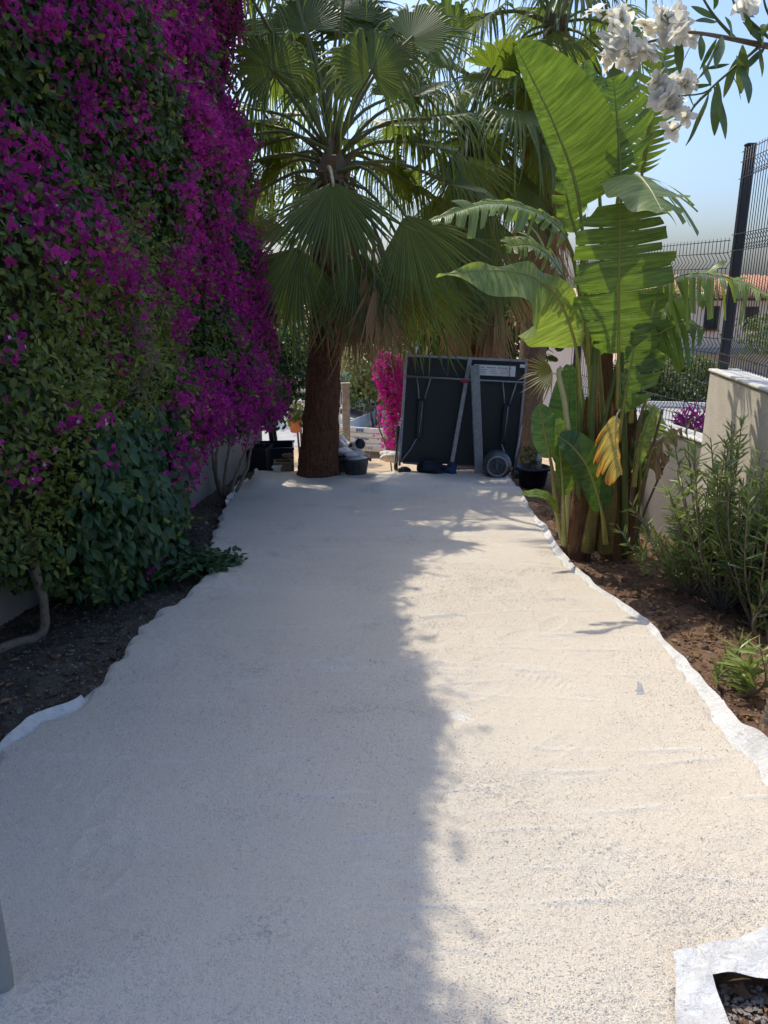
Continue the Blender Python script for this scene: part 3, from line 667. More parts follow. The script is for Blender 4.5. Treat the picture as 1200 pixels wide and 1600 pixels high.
# woody stems
def stem(who, pts, r0, r1, n=18, mat='bark_pale', name='stem', wob_=.012):
    path = spline(pts, n); path[1:-1] += R.normal(size=(n-2, 3))*wob_*.3; V, F = tube(path, np.linspace(r0, r1, n), 8); return mk(name, V, F, mat, who)
def PT(px, py, Y): return P(px, py, Y)
y1 = GB(70, 995)[1]
stem(bougN, [GB(-60, 1045)+[0, 0, .02], GB(0, 1018)+[0, 0, .04], GB(66, 997)+[0, 0, .05], PT(68, 945, y1-.05), PT(54, 880, y1-.15), PT(40, 810, y1-.2), PT(22, 700, y1-.05)], .030, .020)
stem(bougN, [PT(66, 940, y1), PT(50, 900, y1-.03), PT(22, 820, y1+.1), PT(5, 760, y1+.2)], .010, .006)
for k, (x0, bx, tx, ty) in enumerate([(262, 275, 240, 700), (268, 283, 252, 720), (256, 266, 228, 690), (272, 262, 262, 700)]):
    b = GB(x0, 836-6*k); stem(bougF, [b, PT(bx, 790, b[1]+.02), PT((bx+tx)/2+3, 755, b[1]+.05), PT(tx, ty, b[1]+.1)], .022, .013)
for (x0, mx, tx, ty) in [(343, 335, 328, 650), (350, 352, 365, 640), (356, 372, 396, 650), (362, 385, 400, 690), (347, 338, 340, 640), (320, 318, 322, 650)]:
    b = GB(x0, 777+R.uniform(-6, 4)); stem(bougF, [b, PT(mx, 735, b[1]), PT((mx+tx)/2, 700, b[1]+.03), PT(tx, ty, b[1]+.1)], .020, .009)
# a dark leafy shrub filling the gap behind the hedge end
def leafy(name, label, cat, c, rx, ry, rz, n, T, size, mat, group=None, stemmat='bark', lump=.25, seed=3, part='foliage', ground=None, ti=None, trunk=True):
    r = np.random.default_rng(seed); c = np.array(c, float); gz = float(terr(c[1])) if ground is None else ground
    t = thing(name, label, cat, (c[0], c[1], gz), group)
    d = unit(r.normal(size=(n, 3))); L = 1+lump*nz(d[:, 0]*3+d[:, 2]*2, d[:, 1]*3+d[:, 2], seed)+lump*.6*nz(d[:, 0]*7, d[:, 1]*7+d[:, 2]*5, seed+1)
    rr_ = L*(1-.55*r.random(n)**2.2); pos = c+d*rr_[:, None]*[rx, ry, rz]; ok = pos[:, 2] > gz+.02; pos, d = pos[ok], d[ok]; n = len(pos)
    ax = unit(r.normal(size=(n, 3))+d*.4-[0, 0, .3]); nr = unit(d+r.normal(size=(n, 3))*.5+[0, 0, .4])
    scatter(part, T, pos, ax, nr, r.uniform(size*.6, size*1.25, n), mat, t, None if ti is None else np.clip(r.random(n)*.5+ti, 0, 1))
    if trunk:
        for q in range(5):
            e = c+unit(r.normal(size=3)+[0, 0, .6])*np.array([rx, ry, rz])*.6; V, F = tube(spline([[c[0]+r.normal()*.05, c[1]+r.normal()*.05, gz-.05], (np.array([c[0], c[1], gz])+e)/2, e], 8), np.linspace(.03, .008, 8)*max(1, rz), 6); mk('stem', V, F, stemmat, t)
    return t
leafy('leafy_shrub', 'dark leafy shrub in shade between the bougainvillea and the palm trunk', 'shrub', P(425, 585, 10.6), .42, .4, .62, 2600, leaf_t(.28), .085, 'creeper_leaf', ti=.1)

# ------------------------------------------------------------------ fan palms
def frond(palm, c, h, axis_, normal, Rr, spread, droop, mat='palm_leaf', pet='petiole', cup=.12, nseg=40, split=.5, pr=.016, bow=.1, seed=0, twist=.06, name='frond'):
    r = np.random.default_rng(seed); c = np.asarray(c, float); h = np.asarray(h, float); X = unit(axis_); Zn = unit(np.asarray(normal)-X*np.dot(normal, X)); Yn = np.cross(Zn, X)
    rings = np.array([.03, .18, .36, split, split+.14, split+.27, split+.38, 1.0]); m = len(rings); de = rad(spread)/nseg
    V = []; UV = []; TI = []; F = []
    for i in range(nseg):
        a = ((i+.5)/nseg*2-1); an = a*rad(spread); d = math.cos(an)*X+math.sin(an)*Yn; pe = -math.sin(an)*X+math.cos(an)*Yn
        L = Rr*(1-.22*abs(a)**2.5)*r.uniform(.84, 1.08)*(.8 if r.random() < .06 else 1); dr = droop*r.uniform(.4, 1.55); side = r.normal()*twist; ti = np.clip(.5+.25*math.sin(i*1.7)+r.normal()*.2, 0, 1)
        lw = split*L*math.tan(de)*1.04
        for t in rings:
            s = max(0, (t-split)/(1-split)); w = t*L*math.tan(de)*1.04 if t <= split else lw*(1-s)**.75
            p = h+d*t*L*(1-.25*dr*s*s)+Zn*(cup*L*t*t*(abs(a)**1.5)-.0*t)+pe*side*s*s*L
            p = p+np.array([0, 0, -1])*dr*L*(s**1.45)*.8
            fo = w*.45*(1-.5*s)
            V += [p-pe*w, p+Zn*fo, p+pe*w]; UV += [(i/nseg, t)]*3; TI += [ti]*3
        b = i*m*3
        for k in range(m-1):
            q = b+k*3; F += [[q, q+1, q+4, q+3], [q+1, q+2, q+5, q+4]]
    o = mk(name, V, np.array(F), mat, palm, uv=UV, tint=TI, smooth=False)
    mid = (c+h)/2+np.array([0, 0, bow*np.linalg.norm(h-c)])
    path = spline([c, mid, h, h+X*.05*Rr], 12); V, F = tube(path, np.linspace(pr*1.5, pr*.75, 12), 6); mk('stalk', V, F, pet, o)
    return o
def trunk_mesh(palm, base, top, r0, r1, mat, seed=0, n=70, flare=.25):
    r = np.random.default_rng(seed); ns = 28; V = []
    path = spline([base, base*.6+top*.4+[r.normal()*.03, r.normal()*.03, 0], top], n)
    for k in range(n):
        t = k/(n-1); rr_ = r0+(r1-r0)*t**.7+flare*r0*math.exp(-t*n*.045*3.2); st = .035*((k*.5) % 1)-.0175
        for j in range(ns):
            a = 2*math.pi*j/ns; q = rr_*(1+st+.03*math.sin(3*a+k*.5)+.025*math.sin(7*a+k*1.1)+r.normal()*.012); V.append(path[k]+[q*math.cos(a), q*math.sin(a), 0])
    F = []
    for k in range(n-1):
        for j in range(ns): F.append([k*ns+j, k*ns+(j+1) % ns, (k+1)*ns+(j+1) % ns, (k+1)*ns+j])
    return mk('trunk', V, np.array(F), mat, palm)
def fibres(palm, c, z0, z1, r0, n, mat='palm_leaf_dead', seed=1, spreadx=.5, az=(0, 6.28), L=(.3, .8)):
    """loose dry strands hanging round the trunk"""
    r = np.random.default_rng(seed); a = r.uniform(*az, n); zz = r.uniform(z0, z1, n); q = r0*(1+spreadx*r.random(n))
    pos = np.stack([c[0]+q*np.cos(a), c[1]+q*np.sin(a), zz], -1); ax = np.stack([np.cos(a)*.12+r.normal(size=n)*.12, np.sin(a)*.12+r.normal(size=n)*.12, np.full(n, -1.)], -1)
    T = leaf_t(.012, .004, -.02, .3, .7, .8); scatter('dry_strands', T, pos, ax, np.stack([np.cos(a), np.sin(a), 0*a], -1), r.uniform(*L, n), mat, palm)
TOCAM = np.array([0, -1, .25]); UPN = np.array([0, -.25, 1.])
# --- the near palm
pb = G(495, 750, -.02); pb[1] += .12; pb[2] = float(terr(pb[1]))-.06; Yc = pb[1]-.1
C1 = P(520, 262, Yc); palm1 = thing('fan_palm', 'nearest fan palm with thick red-brown trunk standing at the end of the gravel', 'palm', pb)
trunk_mesh(palm1, pb, C1-[0, 0, .12], .245, .17, 'palm_bark', 2, flare=.18)
MB().lathe([(.17, -.14), (.16, -.02), (.13, .08), (.09, .16), (.05, .26), (.015, .34), (0, .36)], C1, (0, 0, 1), 18).build('crown_heart', 'petiole_dead', palm1, smooth=True)
E = [  # hub px, py, dY, axis, normal, R, spread, droop, mat, petiole
    (425, 108, -.55, im(-.35, -.9, -.1), TOCAM, .68, 150, .95, 'palm_leaf', 'petiole'),
    (580, 112, -.6, im(.05, -1, -.1), TOCAM, .74, 150, .95, 'palm_leaf', 'petiole'),
    (520, 284, -.75, im(.02, 1, -.12), im(0, .12, -1), 1.22, 62, .10, 'palm_leaf', 'petiole_pale'),
    (448, 360, -.35, im(-1, .10, 0), im(.1, -.7, -.7), .80, 62, .35, 'palm_leaf_yellow', 'petiole'),
    (632, 335, -.5, im(.38, 1, -.1), im(-.2, .1, -1), 1.30, 50, .10, 'palm_leaf', 'petiole'),
    (468, 385, -.45, im(-.22, 1, -.05), im(.2, .1, -1), 1.15, 58, .10, 'palm_leaf', 'petiole'),
    (560, 395, -.5, im(.12, 1, -.05), im(-.1, .1, -1), 1.05, 50, .10, 'palm_leaf', 'petiole'),
    (610, 420, -.25, im(.22, 1, 0), im(-.2, .1, -1), 1.05, 45, .08, 'palm_leaf_yellow', 'petiole_dead'),
    (478, 45, .25, im(-.15, -1, .2), TOCAM, .85, 110, .65, 'palm_leaf', 'petiole'),
    (640, 62, .1, im(.75, -.65, 0), im(-.3, -.3, -1), .88, 95, .60, 'palm_leaf', 'petiole'),
    (530, 20, .5, im(.2, -1, .3), TOCAM, .9, 100, .5, 'palm_leaf', 'petiole'),
    (672, 185, -.3, im(1, -.05, -.1), im(0, -.9, -.5), .85, 85, .80, 'palm_leaf', 'petiole'),
    (700, 285, .0, im(1, .25, 0), im(0, -.9, -.5), .85, 80, .70, 'palm_leaf', 'petiole'),
    (395, 170, .35, im(-1, -.05, .2), im(.2, -.8, -.6), .8, 95, .85, 'palm_leaf', 'petiole'),
    (372, 215, .1, im(-.8, .55, 0), im(.4, -.3, -1), .8, 70, .6, 'palm_leaf', 'petiole'),
    (440, 262, .55, im(-.8, .35, .3), im(.2, -.7, -.7), .70, 85, .7, 'palm_leaf', 'petiole'),
    (405, 300, .2, im(-.9, .5, .1), im(.3, -.6, -.8), .75, 60, .5, 'palm_leaf', 'petiole'),
    (610, 250, .7, im(.6, .6, .5), im(-.2, -.7, -.7), .8, 85, .6, 'palm_leaf', 'petiole'),
    (650, 430, -.1, im(.45, 1, .1), im(-.3, .1, -1), 1.15, 45, .10, 'palm_leaf', 'petiole'),
    (440, 430, .0, im(-.25, 1, .05), im(.2, .1, -1), .95, 50, .10, 'palm_leaf', 'petiole'),
    (455, 95, .6, im(-.4, -.8, .3), TOCAM, .8, 120, .8, 'palm_leaf', 'petiole'),
    (505, 140, .5, im(-.1, -1, .2), TOCAM, .75, 120, .85, 'palm_leaf', 'petiole'),
    (560, 55, .55, im(.2, -1, .2), TOCAM, .85, 120, .8, 'palm_leaf', 'petiole'),
    (618, 150, .35, im(.5, -.7, .2), im(-.2, -.5, -1), .75, 110, .9, 'palm_leaf', 'petiole'),
    (420, 225, .6, im(-.8, -.1, .3), im(.2, -.7, -.7), .7, 100, .8, 'palm_leaf', 'petiole'),
    (520, 300, .55, im(.0, .9, .5), im(0, .3, -1), 1.1, 60, .2, 'palm_leaf', 'petiole'),
]
for k, (hx, hy, dY, ax, nr, Rr, sp, dr, mt, pt) in enumerate(E):
    src = C1+[.06*math.sin(k*2.4), .06*math.cos(k*2.4)-.04, .12 if hy < 240 else -.02-.0006*(hy-240)]
    frond(palm1, src, P(hx, hy, Yc+dY), ax, nr, Rr, sp, dr, mt, pt, seed=100+k, bow=.12 if hy < 330 else .25, nseg=44 if sp > 70 else 34)
for k in range(3):
    a_ = rad(40+100*((k*.618) % 1)); el = rad(60+5*k); o = np.array([math.cos(a_)*math.cos(el), math.sin(a_)*math.cos(el), math.sin(el)]); h = C1+o*R.uniform(1.35, 1.65)
    frond(palm1, C1+[0, 0, .1], h, unit(o+[0, 0, -.2]), unit(np.array([0, -.6, .6])+.3*o), R.uniform(.8, .95), R.uniform(85, 120), R.uniform(.7, 1.0), seed=350+k, nseg=40, bow=.05)
for k in range(11):
    a_ = rad(8+164*((k*.618) % 1)); el = rad(40-50*(k/11.)); o = np.array([math.cos(a_)*math.cos(el), math.sin(a_)*math.cos(el)*.9, math.sin(el)]); h = C1+o*R.uniform(.95, 1.2)
    frond(palm1, C1+[0, .05, .05], h, unit(o+[0, 0, -.35]), unit(np.array([0, -.35, 1.])+.2*o) if el < .9 else TOCAM, R.uniform(.75, .95), R.uniform(80, 125), R.uniform(.7, 1.05), seed=300+k, nseg=40, bow=.1)
def dead_skirt(palm, c, n, zr, r0, Rr, seed, az=(0, 6.28)):
    r = np.random.default_rng(seed)
    for k in range(n):
        a = az[0]+(az[1]-az[0])*(k+.5)/n+r.normal()*.12; o = np.array([math.cos(a), math.sin(a), 0]); z = r.uniform(*zr); h = np.array([c[0], c[1], 0])+o*(r0+r.uniform(0, .1)); h[2] = z
        frond(palm, np.array([c[0], c[1], z+.35])+o*.1, h, np.array([0, 0, -1])+o*.12+r.normal(size=3)*.08, o, Rr*r.uniform(.8, 1.1), r.uniform(16, 30), .05, 'palm_leaf_dead', 'petiole_dead', nseg=20, cup=.05, seed=seed*50+k, name='dead_frond', pr=.012, twist=.12)
dead_skirt(palm1, C1+[.16, -.08, 0], 9, (C1[2]-1.45, C1[2]-.95), .22, 1.0, 5, (-2.4, 1.2))
dead_skirt(palm1, C1+[.40, -.50, 0], 7, (C1[2]-1.35, C1[2]-1.05), .12, .95, 6, (-2.6, .6))
fibres(palm1, C1, C1[2]-1.3, C1[2]-.3, .19, 420, seed=8)
fibres(palm1, C1+[.30, -.1, 0], C1[2]-1.5, C1[2]-.8, .10, 260, seed=9, spreadx=2.2, L=(.25, .65))
# tall fronds reaching above the view, added to cast shade on the path
for k, h_ in enumerate([(-1.35, 8.4, 4.35), (-.95, 9.3, 4.6), (-.35, 8.7, 4.75), (-1.7, 9.2, 4.3)]):
    h_ = np.array(h_); o = unit(h_-C1); frond(palm1, C1+[0, 0, .1], h_, unit(o+[0, 0, -.5]), np.array([.1, -.2, 1.]), .95, 125, .75, seed=370+k, nseg=44, bow=.05)
#
mb_ = None
for k in range(30):  # stubs of cut stalks under the crown
    a = k*2.4; o = np.array([math.cos(a), math.sin(a), 0]); z = C1[2]+.08-.03*k
    MB().bar(np.array([C1[0], C1[1], z-.08])+o*.13, np.array([C1[0], C1[1], z+.07])+o*.24, .06, .025).build('stalk_stub', 'petiole_dead', palm1)
def rand_palm(palm, base, crown, r0, r1, mat, n, seed, Rr=.85, Lp=1.0, skirt=10, lo=-70, skR=1.1, skz=(-1.6, -.6)):
    trunk_mesh(palm, base, crown+[0, 0, .1], r0, r1, mat, seed); r = np.random.default_rng(seed)
    for k in range(n):
        t = (k+.5)/n; el = rad(78-(78-lo)*t**.9); a = k*2.39996+r.normal()*.2; o = np.array([math.cos(a)*math.cos(el), math.sin(a)*math.cos(el), math.sin(el)])
        L = Lp*r.uniform(.85, 1.15); h = crown+o*L-np.array([0, 0, .12*L]); ax = unit(o+np.array([0, 0, -.55-.5*t])); nr = unit(np.array([0, 0, 1.])+.25*np.array([o[0], o[1], 0]) if el > -.3 else np.array([o[0], o[1], .2]))
        if abs(np.dot(ax, nr)) > .95: nr = np.array([o[0], o[1], .1])
        frond(palm, crown+r.normal(size=3)*.04, h, ax, nr, Rr*r.uniform(.85, 1.12), r.uniform(75, 120) if el > -.2 else r.uniform(45, 65), r.uniform(.5, .9) if el > -.2 else .12, 'palm_leaf' if t < .9 else 'palm_leaf_yellow', 'petiole', seed=seed*100+k, nseg=34)
    dead_skirt(palm, crown, skirt, (crown[2]+skz[0], crown[2]+skz[1]), .28, skR, seed+3)
    fibres(palm, crown, crown[2]-2.2, crown[2]-.4, .24, 500, seed=seed+5)
C2 = P(735, 205, 10.9); b2 = np.array([C2[0]+.05, C2[1], float(terr(C2[1]))-.1]); palm2 = thing('fan_palm', 'middle fan palm whose drooping skirt hangs behind the dark folded table', 'palm', b2)
rand_palm(palm2, b2, C2, .22, .17, 'palm_bark', 26, 21, .92, .95, 12, lo=-75, skz=(-2.0, -.8), skR=1.15)
for k, (hx, hy, dY, ax, nr, Rr, sp, dr) in enumerate([(760, 340, -.7, im(.02, 1, 0), im(0, .1, -1), 1.0, 55, .1), (700, 380, -.6, im(-.1, 1, 0), im(.1, .1, -1), 1.35, 42, .08), (770, 400, -.4, im(.15, 1, 0), im(-.1, .1, -1), 1.25, 40, .08), (670, 400, -.3, im(-.12, 1, .1), im(.1, .1, -1), 1.25, 40, .08)]):
    frond(palm2, C2, P(hx, hy, 10.9+dY), ax, nr, Rr, sp, dr, seed=700+k, bow=.2)
dead_skirt(palm2, C2+[.1, -.2, 0], 9, (C2[2]-2.5, C2[2]-1.9), .30, 1.0, 44, (-3.0, .2))
C3 = P(868, 40, 12.0); b3 = P(822, 640, 12.0); b3[2] = float(terr(b3[1]))-.1; palm3 = thing('fan_palm', 'tallest fan palm with pale grey trunk behind the broad-leaved clump', 'palm', b3)
rand_palm(palm3, b3, C3, .24, .17, 'palm_bark_grey', 28, 33, .95, 1.05, 13, lo=-75, skz=(-1.7, -.7), skR=1.2)
dead_skirt(palm3, C3+[-.1, -.1, 0], 10, (C3[2]-3.4, C3[2]-2.0), .26, 1.15, 61, (-3.1, .3))
for k, (hx_, hy_, dY, ax, nr, Rr, sp, dr) in enumerate([(800, 250, -.9, im(-.1, 1, 0), im(.1, .1, -1), 1.2, 50, .1), (850, 215, -.8, im(.1, 1, 0), im(-.1, .1, -1), 1.2, 45, .1), (775, 120, -.8, im(-.8, .2, -.2), im(0, -.8, -.6), .95, 90, .8), (830, 130, -1.0, im(-.2, .8, -.3), im(0, -.3, -1), 1.0, 70, .4), (700, 60, -.6, im(-.6, -.6, -.2), TOCAM, .95, 110, .7)]): frond(palm3, C3, P(hx_, hy_, 12.0+dY), ax, nr, Rr, sp, dr, seed=760+k, bow=.15)

C4 = P(318, 70, 10.6); b4 = np.array([C4[0]-.1, C4[1], float(terr(C4[1]))-.1]); palm4 = thing('fan_palm', 'fan palm mostly hidden behind the bougainvillea, fronds drooping past its edge', 'palm', b4)
rand_palm(palm4, b4, C4, .22, .17, 'palm_bark', 22, 47, .95, 1.05, 6, lo=-60, skz=(-1.7, -.7), skR=1.0)

# ------------------------------------------------------------------ giant bird-of-paradise clump
def blade(plant, ctrl, wl, wr, nrm, mat='broad_leaf', t0=.45, tears=0, gap=.35, fold=.25, droop=.05, sdroop=.15, rib='midrib', pr=.018, seed=0, wave=.02, n=44, split=.12, name='leaf', slant=.35, twist=.10, label=None, tear_side=(1, 1), wid=None):
    """ctrl: the stalk and midrib, base to tip; the blade starts at t0. wl/wr: half widths left and right of the midrib"""
    r = np.random.default_rng(seed); path = spline([P(*c) for c in ctrl], 60); d, _, _ = frames(path); s = np.linspace(0, 1, 60)
    V = []; F = []; UV = []; TI = []; nl = 9; ti0 = r.uniform(.2, .8)
    at_ = lambda t, A: np.array([np.interp(t, s, A[:, k]) for k in range(3)])
    length = np.sum(np.linalg.norm(np.diff(path[int(t0*59):], axis=0), axis=1))
    for sg, W, tn in ((-1, wl, tears*tear_side[0]), (1, wr, tears*tear_side[1])):
        cuts = np.linspace(0, 1, tn+1) if tn else np.array([0, 1.]); 
        if tn: cuts[1:-1] += r.uniform(-.3, .3, tn-1)/tn
        for c0, c1 in zip(cuts[:-1], cuts[1:]):
            m = max(3, int(n*(c1-c0))+1); sdr = r.uniform(.2, 1.6)*sdroop if tn else droop; tw = r.normal()*twist if tn else 0; base = len(V); g = gap*r.uniform(.4, 1.3) if tn else 0; sp = min(.85, split*r.uniform(.3, 2.5)); le = r.uniform(.8, 1.03) if tn else 1; ti = np.clip(ti0+r.normal()*.12, 0, 1)
            for j in range(m):
                f = c0+(c1-c0)*j/(m-1); fc = (c0+c1)/2
                for q in range(nl):
                    l = q/(nl-1); f2 = fc+(f-fc)*(1-g*max(0, (l-sp)/(1-sp))); t = t0+(1-t0)*f2
                    p = at_(t, path); dd = unit(at_(t, d)); N = unit(nrm-dd*np.dot(nrm, dd)); S = np.cross(dd, N)*sg
                    wprof = (np.sin(math.pi*min(1, f2*.93+.05)**.72)**.62 if wid is None else np.interp(f2, *wid)); w = W*max(wprof, .02)*le
                    o = unit(S+dd*slant*(.4+.6*l))
                    p = p+o*w*l+N*(fold*w*l*(1-.45*l)+wave*math.sin(f2*23+sg+seed)*l*l+tw*l*l*w)
                    p = p+np.array([0, 0, -1])*sdr*w*l*l*1.3
                    V.append(p); UV.append((f2*length/.8, l)); TI.append(ti)
            for j in range(m-1):
                for q in range(nl-1):
                    i = base+j*nl+q; F.append([i, i+1, i+nl+1, i+nl] if sg > 0 else [i, i+nl, i+nl+1, i+1])
    V = np.array(V); _, first, inv = np.unique(np.round(V+.00003, 4), axis=0, return_index=True, return_inverse=True); inv = inv.ravel(); F = inv[np.array(F)]; V = V[first]; UV = np.array(UV)[first]; TI = np.array(TI)[first]   # weld the halves along the midrib
    o = mk(name, V, F, mat, plant, uv=UV, tint=TI, label=label)
    rr_ = np.interp(s, [0, t0, 1], [pr*1.25, pr*.62, .002]); V, F = tube(path, rr_, 7); mk('midrib', V, F, rib, o)
    return o
sb = G(940, 872, -.03); sb[2] = float(terr(sb[1]))-.05
bop = thing('bird_of_paradise_plant', 'tall broad-leaved clump with torn paddle leaves standing by the right wall', 'plant', sb)
def pstalk(pts, r, mat, name='stem'):
    path = spline([P(*c) for c in pts], 26); n = len(path); rs = np.interp(np.linspace(0, 1, len(r)*1), np.linspace(0, 1, len(r)), r); rs = np.interp(np.linspace(0, 1, n), np.linspace(0, 1, len(r)), r)
    d, X, Y = frames(path); V = []; ns = 16
    for k in range(n):
        for j in range(ns):
            a = 2*math.pi*j/ns; q = rs[k]*(1+.10*math.sin(2*a+k*.15)+.06*math.sin(5*a+k*.4)); V.append(path[k]+(X[k]*math.cos(a)+Y[k]*math.sin(a))*q)
    F = [[k*ns+j, k*ns+(j+1) % ns, (k+1)*ns+(j+1) % ns, (k+1)*ns+j] for k in range(n-1) for j in range(ns)]
    return mk(name, V, F, mat, bop)
B1 = 5.55
pstalk([(905, 878, B1), (908, 800, B1), (918, 720, B1+.02), (924, 620, B1+.05)], [.090, .075, .058, .038], 'sheath')
pstalk([(955, 885, B1), (955, 800, B1), (962, 700, B1), (966, 600, B1)], [.080, .066, .05, .030], 'sheath')
pstalk([(985, 880, B1+.15), (985, 790, B1+.15), (988, 700, B1+.15), (985, 610, B1+.15)], [.075, .062, .048, .030], 'sheath')
pstalk([(930, 870, B1+.3), (938, 780, B1+.3), (945, 660, B1+.3), (945, 500, B1+.35)], [.085, .075, .065, .05], 'sheath')
pstalk([(945, 862, B1-.12), (952, 790, B1-.12), (956, 730, B1-.1)], [.06, .05, .03], 'sheath_green')
pstalk([(918, 862, B1-.12), (928, 800, B1-.12), (940, 740, B1-.1)], [.05, .04, .022], 'sheath_green')
for (a, b, c_, rr_, mt) in [((915, 860), (925, 640), (935, 480), .026, 'stalk_green'), ((905, 860), (905, 690), (903, 560), .020, 'stalk_green'), ((950, 860), (930, 740), (968, 560), .022, 'stalk_green'), ((975, 870), (975, 700), (968, 500), .024, 'stalk_green'), ((990, 860), (1010, 740), (1035, 640), .012, 'petiole_dead'), ((1000, 880), (1000, 820), (1050, 700), .009, 'bark'), ((985, 800), (1000, 660), (1012, 615), .012, 'petiole_dead')]:
    V, F = tube(spline([P(*a, B1), P(*b, B1-.05), P(*c_, B1)], 16), np.linspace(rr_*1.3, rr_*.8, 16), 8); mk('leaf_stalk', V, F, mt, bop)
TC = np.array([0, -1., .15])
L = blade
L(bop, [(925, 640, B1), (916, 470, B1), (904, 312, B1-.02), (868, 200, B1-.08), (806, 72, B1-.15)], .09, .35, np.array([-.45, -1, .1]), 'broad_leaf', t0=.48, tears=0, fold=.10, seed=1, slant=.25, wave=.008, droop=.0)
L(bop, [(945, 520, B1+.2), (938, 330, B1+.2), (930, 215, B1+.22), (915, 95, B1+.25)], .17, .17, TC, 'broad_leaf', t0=.42, tears=7, gap=.22, seed=2, split=.5, sdroop=.05)
L(bop, [(968, 520, B1+.05), (970, 330, B1+.05), (967, 225, B1+.02), (958, 120, B1)], .22, .30, TC, 'broad_leaf', t0=.45, tears=9, gap=.5, seed=3, sdroop=.12, slant=.7)
L(bop, [(990, 420, B1+.4), (1000, 300, B1+.4), (1015, 190, B1+.35), (1045, 60, B1+.3)], .26, .22, np.array([-.3, -1, .1]), 'palm_leaf', t0=.42, tears=18, gap=.75, seed=33, sdroop=.1, slant=.5)
L(bop, [(966, 420, B1+.05), (966, 310, B1), (990, 274, B1-.2), (1012, 290, B1-.5), (1036, 332, B1-.75)], .36, .26, np.array([.1, -.5, 1]), 'broad_leaf_pale_lit', t0=.36, tears=14, gap=.45, fold=.05, seed=4, sdroop=.45, rib='midrib_pale', tear_side=(1, 0), droop=.25, slant=.2)
L(bop, [(966, 640, B1-.15), (966, 560, B1-.2), (967, 430, B1-.3), (968, 318, B1-.36)], .32, .34, TC, 'broad_leaf', t0=.36, tears=13, gap=.16, seed=5, split=.5, sdroop=.05, rib='midrib', slant=.12, wid=([0, .1, .3, .8, 1], [.25, .75, 1, .95, .5]))
L(bop, [(905, 720, B1), (906, 600, B1-.05), (894, 520, B1-.15), (862, 455, B1-.3), (800, 424, B1-.5), (684, 428, B1-.75)], .36, .12, np.array([-.3, -.82, .55]), 'broad_leaf_pale_lit', t0=.34, tears=0, fold=.05, seed=6, droop=.05, wave=.035, rib='midrib', slant=.15, wid=([0, .12, .35, .6, .85, 1], [.3, .85, 1, .75, .4, .02]))
L(bop, [(925, 560, B1+.1), (908, 470, B1+.05), (888, 380, B1), (842, 335, B1-.1), (765, 318, B1-.25), (672, 345, B1-.45)], .20, .18, np.array([0, -.65, .9]), 'broad_leaf_pale_lit', t0=.42, tears=15, gap=.5, seed=7, sdroop=.55, fold=.5, slant=.8)
L(bop, [(928, 600, B1+.15), (900, 490, B1+.1), (872, 420, B1), (835, 385, B1-.1), (790, 385, B1-.2)], .16, .26, np.array([.3, -.5, .8]), 'broad_leaf_pale_lit', t0=.45, tears=13, gap=.6, seed=8, sdroop=.3, slant=.5)
L(bop, [(985, 640, B1), (990, 540, B1-.05), (1010, 470, B1-.15), (1062, 432, B1-.3), (1130, 432, B1-.5), (1205, 462, B1-.7)], .15, .20, np.array([.1, -.5, 1]), 'broad_leaf_pale_lit', t0=.36, tears=24, gap=.5, seed=9, sdroop=.9, slant=.6, twist=.45, fold=.35)
L(bop, [(985, 640, B1+.2), (985, 560, B1+.2), (1010, 500, B1+.2), (1060, 460, B1+.1), (1110, 455, B1)], .16, .22, np.array([0, -.7, .7]), 'broad_leaf', t0=.34, tears=12, gap=.4, seed=10, sdroop=.8, slant=.5, twist=.3)
L(bop, [(985, 660, B1-.1), (992, 590, B1-.15), (1020, 530, B1-.2), (1070, 505, B1-.3), (1100, 520, B1-.35)], .10, .22, np.array([.1, -.75, .7]), 'broad_leaf', t0=.3, tears=9, gap=.35, seed=26, sdroop=.6, slant=.5, twist=.25)
L(bop, [(965, 690, B1-.15), (978, 610, B1-.2), (990, 545, B1-.22), (998, 505, B1-.25)], .06, .30, np.array([.2, -1, .1]), 'broad_leaf', t0=.18, tears=6, gap=.35, seed=11, sdroop=.05, slant=.3, wid=([0, .15, .5, .9, 1], [.3, .8, 1, .9, .5]))
L(bop, [(942, 660, B1+.2), (936, 560, B1+.2), (928, 490, B1+.2), (920, 440, B1+.2)], .12, .16, TC, 'broad_leaf_pale_lit', t0=.35, tears=3, gap=.15, seed=12, sdroop=.05)
L(bop, [(945, 520, B1+.5), (905, 380, B1+.5), (888, 320, B1+.5), (880, 250, B1+.5)], .12, .16, TC, 'broad_leaf', t0=.4, tears=5, gap=.3, seed=13, sdroop=.05)
L(bop, [(870, 800, B1-.1), (862, 730, B1-.1), (852, 680, B1-.1), (842, 632, B1-.08)], .10, .13, np.array([-.2, -1, .2]), 'broad_leaf_dark', t0=.42, seed=14, fold=.1, wave=.004)
L(bop, [(888, 800, B1+.1), (888, 720, B1+.1), (888, 650, B1+.12), (890, 570, B1+.15)], .17, .15, np.array([-.2, -1, .1]), 'broad_leaf_dark', t0=.28, seed=15, fold=.1, wave=.004)
L(bop, [(882, 850, B1-.2), (880, 780, B1-.22), (876, 720, B1-.22), (870, 655, B1-.2)], .05, .15, np.array([.3, -1, .2]), 'broad_leaf', t0=.36, seed=16, fold=.15, wave=.004, droop=0)
L(bop, [(946, 850, B1-.2), (940, 800, B1-.24), (920, 735, B1-.27), (896, 700, B1-.27), (874, 682, B1-.25)], .12, .16, np.array([.1, -.9, .6]), 'broad_leaf_dark', t0=.26, seed=17, fold=.2, wave=.004, droop=.05)
L(bop, [(878, 840, B1-.15), (868, 800, B1-.18), (850, 775, B1-.2), (814, 772, B1-.25)], .05, .07, np.array([0, -.4, 1]), 'broad_leaf', t0=.35, seed=18, fold=.2, wave=.004)
